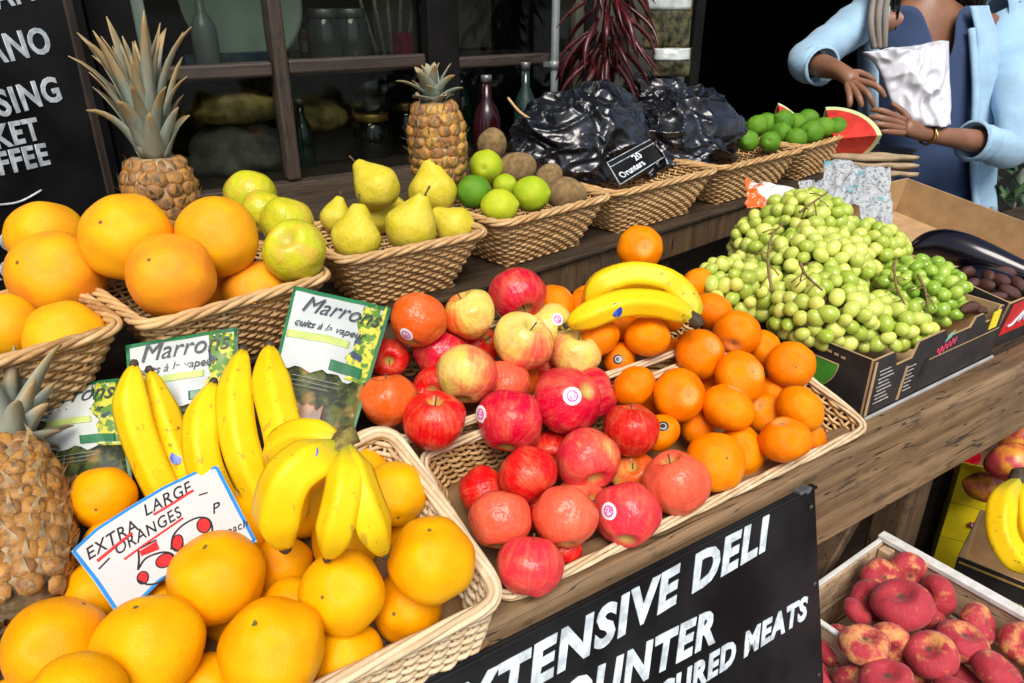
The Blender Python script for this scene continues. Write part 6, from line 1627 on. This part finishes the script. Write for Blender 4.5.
fL = fingers([[(905, 121, 2.13), (890, 114, 2.10), (880, 110, 2.095), (870, 110, 2.11)], [(904, 125, 2.125), (889, 120, 2.09), (878, 117, 2.085), (868, 117, 2.10)], [(904, 129, 2.125), (889, 126, 2.09), (879, 124, 2.085), (870, 124, 2.10)], [(905, 133, 2.13), (892, 132, 2.10), (884, 131, 2.095), (877, 131, 2.105)], [(910, 122, 2.14), (904, 113, 2.14), (897, 107, 2.14), (890, 103, 2.145)]])
bm = bmesh.new()
for me in [bodym]+fR+fL: bm.from_mesh(me)
for v in bm.verts:                                            # a face: brow, nose, chin pushed out of the head
    q = v.co-head
    if q.length < .14 and q.dot(FH) > .02:
        x, z = q.dot(RT), q.z
        v.co += FH*(.020*math.exp(-((x/.012)**2+((z-.0)/.03)**2))-.008*math.exp(-(((abs(x)-.03)/.014)**2+((z-.03)/.012)**2))+.006*math.exp(-((x/.03)**2+((z+.045)/.012)**2)))
bme = bpy.data.meshes.new('body'); bm.to_mesh(bme); bm.free(); bme.polygons.foreach_set('use_smooth', [True]*len(bme.polygons)); bme.materials.append(M['skin'])
pl0 = Vector((pel.x, pel.y, 0)); bme.transform(Matrix.Translation(-pl0))
per = link('person', bme); per.location = pl0
tag(per, 'person in an open light blue cardigan holding a white carrier bag behind the fruit', 'person')
# head details
mb = MB()
for sx in (-1, 1): mb.sphere(head+RT*(.031*sx)+FH*.074+Vector((0, 0, .03)), (.013, .013, .010), 12, 8)
part('eyes', mb, plain('eye_white', (.7, .68, .65), .2), per)
mb = MB(); mb.tube(crspline([head+RT*(-.024)+FH*.083+Vector((0, 0, -.045)), head+FH*.091+Vector((0, 0, -.043)), head+RT*.024+FH*.083+Vector((0, 0, -.045))], 8), .006, 8); part('lips', mb, plain('lip', (.25, .06, .05), .4), per)
mb = MB(); r_ = random.Random(2)
def hairp(u, v):
    a = -math.pi*.5+ (u-.5)*2*math.pi; th = v*math.pi*.62; d = Vector((0, 0, 0)); f = -FH
    q = (RT*math.cos(a)+f*-math.sin(a)); return head+Vector((0, 0, .035))+FH*-.014+q*(.098*math.sin(th))*(1+.03*math.sin(u*80))+Vector((0, 0, .105*math.cos(th)))
mb.grid(lambda u, v: hairp(.5+(u-.5)*.70+.5, v*1.05), 60, 16, .01)
for k in range(90):
    side_ = -1 if k % 2 else 1; a = r_.uniform(-.2, 1); x0 = head+RT*(side_*.085)+FH*(.02-.09*max(0, a))+Vector((0, 0, .03+r_.uniform(-.03, .05)))
    L = r_.uniform(.24, .34); e = x0+RT*(side_*r_.uniform(.02, .055))+FH*r_.uniform(-.03, .05)+Vector((0, 0, -L))
    if side_ > 0: e += RT*.02
    P = crspline([x0, lerp(x0, e, .4)+RT*(side_*.02)+FH*r_.uniform(-.01, .02), e], 10); mb.tube(P, [.007*(1-.07*i) for i in range(11)], 5)
part('hair', mb, M['hair'], per)
# clothes
up_c = lerp(chest, neck, .75); low_c = waist+Vector((0, 0, -.14))
def tor(phi, z01, a, b, e=0):
    c = up_c.lerp(low_c, z01); k = (.90+.22*sstepf(0, .16, z01))-.10*math.exp(-((z01-.75)/.2)**2)
    return c+RT*(a*k*math.cos(phi))+FH*(b*k*math.sin(phi)+e)
def navyp(u, v):
    phi = u*2*math.pi; fr_ = max(0, math.sin(phi-.08))**26; z0 = -.03+.22*fr_; return tor(phi, lerp(z0, .88, v), .168, .120)
mb = MB(); mb.grid(navyp, 160, 30, .004); part('top', mb, M['navy'], per)
mb = MB()
def wr(p, u, v, s): return p+FH*(.010*mnoise.noise(Vector((u*9, v*3, s)))+.010*mnoise.noise(Vector((u*22, v*5, s+3)))+.004*mnoise.noise(Vector((u*40, v*12, s+6))))
def cardi(u, v):
    phi = math.radians(lerp(154, 428, u)); p = tor(phi, v, .192+.01*v, .145); fl_ = .018*math.sin(phi*9+v*3)*v
    if v < .14: p = p.lerp(Vector((p.x, p.y, up_c.z+.035)), (.14-v)/.14*.6)
    return wr(p+RT*math.cos(phi)*fl_+FH*math.sin(phi)*fl_, u, v, 1)
mb.grid(cardi, 90, 40, .006)
for s, el, wri, cuff, sg in ((shR, elR, wrR, .42, -1), (shL, elL, wrL, .48, 1)):
    P = crspline([s+RT*(-sg*.035)+Vector((0, 0, .012)), s+RT*(sg*.012), lerp(s, el, .5)+RT*(sg*.012), el+RT*(sg*.010), lerp(el, wri, cuff*.6), lerp(el, wri, cuff)], 34)
    R_ = [(.070-.018*sstepf(0, .8, i/34))*(1+.14*mnoise.noise(Vector((i*.55, sg, 0)))+.07*math.sin(i*1.35+.6*math.sin(i*.7))*sstepf(.4, .8, i/34)) for i in range(35)]; R_[0] = .06
    mb.tube(P, R_, 22, cap=False, prof=lambda t: 1+.06*math.sin(3*t+sg)); n_ = P[-1]-P[-2]; mb.tube([P[-1]-n_*.7, P[-1], P[-1]+n_*.2], [R_[-1]*1.03, R_[-1]*1.04, R_[-1]*.9], 22, cap=False)
cg = part('cardigan', mb, M['cardi'], per)
mb = MB(); mb.tube(crspline([tor(math.radians(68), .06, .195, .150), tor(math.radians(72), .3, .200, .152), tor(math.radians(72), .6, .205, .156), tor(math.radians(68), .98, .215, .160)], 20), .013, 10, prof=lambda t: 1+.3*math.cos(2*t)); part('front_band', mb, M['cardi'], cg)
mb = MB(); mb.grid(lambda u, v: tor(u*2*math.pi, lerp(.80, 1.08, v), .160, .116), 48, 8, .004)
for sx in (-1, 1):
    hp = pel+RT*(.085*sx); mb.tube([hp+Vector((0, 0, -.02)), Vector((hp.x, hp.y, .75)), Vector((hp.x, hp.y, .45)), Vector((hp.x, hp.y, .08))], [.105, .098, .072, .06], 20)
part('jeans', mb, M['jean'], per)
mb = MB()
for k, (x, o_) in enumerate(((872, 0), (879, .01), (886, .004))): mb.tube(crspline([D(x+8, -30, 2.33), D(x, 8, 2.29-o_), D(x-1, 30, 2.28), D(x+2-2*k, 48, 2.30)], 16), .012, 8, prof=lambda t: 1+.35*math.cos(2*t))
part('scarf', mb, M['scarf'], per)
bq = lerp(wrL, elL, .02); dr = (elL-wrL).normalized(); s1 = dr.orthogonal().normalized(); s2 = dr.cross(s1)
mb = MB()
for k in range(3): mb.tube([bq+dr*(.004*k)+(s1*math.cos(a)+s2*math.sin(a))*(.0285+.002*math.sin(a*4+k*2)) for a in np.linspace(0, 2*math.pi, 28)[:-1]], .0022, 6, closed=True)
part('bracelet', mb, plain('gold_bracelet', (.70, .45, .12), .22, .1, 50, metal=1), per)
# white carrier bag (held, its own thing)
Lc = crspline([D(862, 52, 2.19), D(876, 66, 2.19), D(886, 90, 2.18), D(897, 122, 2.19)], 30); Rc = crspline([D(948, 41, 2.22), D(949, 75, 2.20), D(950, 100, 2.20), D(950, 124, 2.20)], 30)
def bagp(u, v, sgn):
    k = v*30; i = min(29, int(k)); f = k-i; l = Lc[i].lerp(Lc[i+1], f); r = Rc[i].lerp(Rc[i+1], f); p = l.lerp(r, u); w = math.sin(math.pi*u)**.6
    n1 = mnoise.noise(Vector((u*3.2+v*1.5, v*2.2, sgn))); n2 = mnoise.noise(Vector((u*7+v*3, v*4, sgn+3)))
    return p+FH*(sgn*.030*w+w*(.030*(1-abs(n1)*2)+.018*(1-abs(n2)*2)))+Vector((0, 0, .010*mnoise.noise(Vector((u*5, 2, 0)))*(1-v)))
mb = MB(); mb.grid(lambda u, v: bagp(u, v, 1), 50, 44, .0015); mb.grid(lambda u, v: bagp(1-u, v, -1), 50, 44, .0015)
solo('carrier_bag', mb, M['bagw'], 'white crumpled carrier bag held open in front of the navy top', 'carrier bag')
p = atD(852, 10, 2.75); sheet('hanging_card', 'small yellowish card in the dark doorway beside the sleeve', 'card', [p+Vector((0, 0, .06)), p+RT*.07+Vector((0, 0, .05)), p+RT*.06-Vector((0, 0, .06)), p-RT*.01-Vector((0, 0, .06))], plain('yellowish_card', (.45, .46, .22), .6, .3, 40), 4, .004)

# ------------------------------------------------------------------ ground, sky, light, camera
def ground(name, x0, x1, y0, y1, z, m):
    mb = MB(); mb.add([(x0, y0, z), (x1, y0, z), (x1, y1, z), (x0, y1, z)], [(0, 1, 2, 3)], False); o = link(name, mb.mesh(name, m)); o['kind'] = 'structure'; return o
def paving():
    m, nt, b = mat('paving'); co = objco(nt); br = nt.nodes.new('ShaderNodeTexBrick'); br.inputs['Scale'].default_value = 1.6; br.inputs['Mortar Size'].default_value = .008; br.inputs['Color1'].default_value = (.17, .16, .15, 1); br.inputs['Color2'].default_value = (.22, .21, .195, 1); br.inputs['Mortar'].default_value = (.06, .06, .055, 1); lk(nt, co, br.inputs['Vector'])
    n = noi(nt, co, 7, 6, .7); lk(nt, mixc(nt, sstep(nt, n, .4, .7, 0, .6), br.outputs[0], (.10, .095, .09)), b.inputs['Base Color']); b.inputs['Roughness'].default_value = .8; bump(nt, b, n, .4, .004); return m
ground('pavement', -60, 60, -60, 1.9, 0, paving())
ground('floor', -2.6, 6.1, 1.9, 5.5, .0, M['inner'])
S.world = bpy.data.worlds.new('World'); S.world.use_nodes = True; nt = S.world.node_tree
bgn = nt.nodes['Background']; sk = nt.nodes.new('ShaderNodeTexSky'); sk.sky_type = 'NISHITA'; sk.sun_disc = False
SUN_EL, SUN_AZ = 52, 205     # azimuth clockwise from +Y
sk.sun_elevation = math.radians(SUN_EL); sk.sun_rotation = math.radians(SUN_AZ); sk.altitude = 50; sk.air_density = 1.; sk.dust_density = 3.
nt.links.new(sk.outputs[0], bgn.inputs[0]); bgn.inputs[1].default_value = .09
sl = bpy.data.lights.new('sun', 'SUN'); sl.energy = 2.4; sl.angle = math.radians(32); sl.color = (1, .94, .86); so = bpy.data.objects.new('sun', sl); C.objects.link(so)
az, el = math.radians(SUN_AZ), math.radians(SUN_EL); sv = Vector((math.sin(az)*math.cos(el), math.cos(az)*math.cos(el), math.sin(el)))
so.rotation_mode = 'QUATERNION'; so.rotation_quaternion = Vector((0, 0, 1)).rotation_difference(sv)
cd = bpy.data.cameras.new('camera'); cd.sensor_width = 36; cd.lens = FPX/1024*36; cd.clip_start = .01; cd.clip_end = 300
co_ = bpy.data.objects.new('camera', cd); C.objects.link(co_); co_.location = CAM; co_.rotation_euler = (math.radians(90)-PIT, 0, -AZ); S.camera = co_
S.view_settings.view_transform = 'Standard'; S.view_settings.look = 'None'; S.view_settings.gamma = 1; S.view_settings.exposure = .62
S.cycles.use_denoising = True; S.cycles.max_bounces = 8; S.cycles.transparent_max_bounces = 12
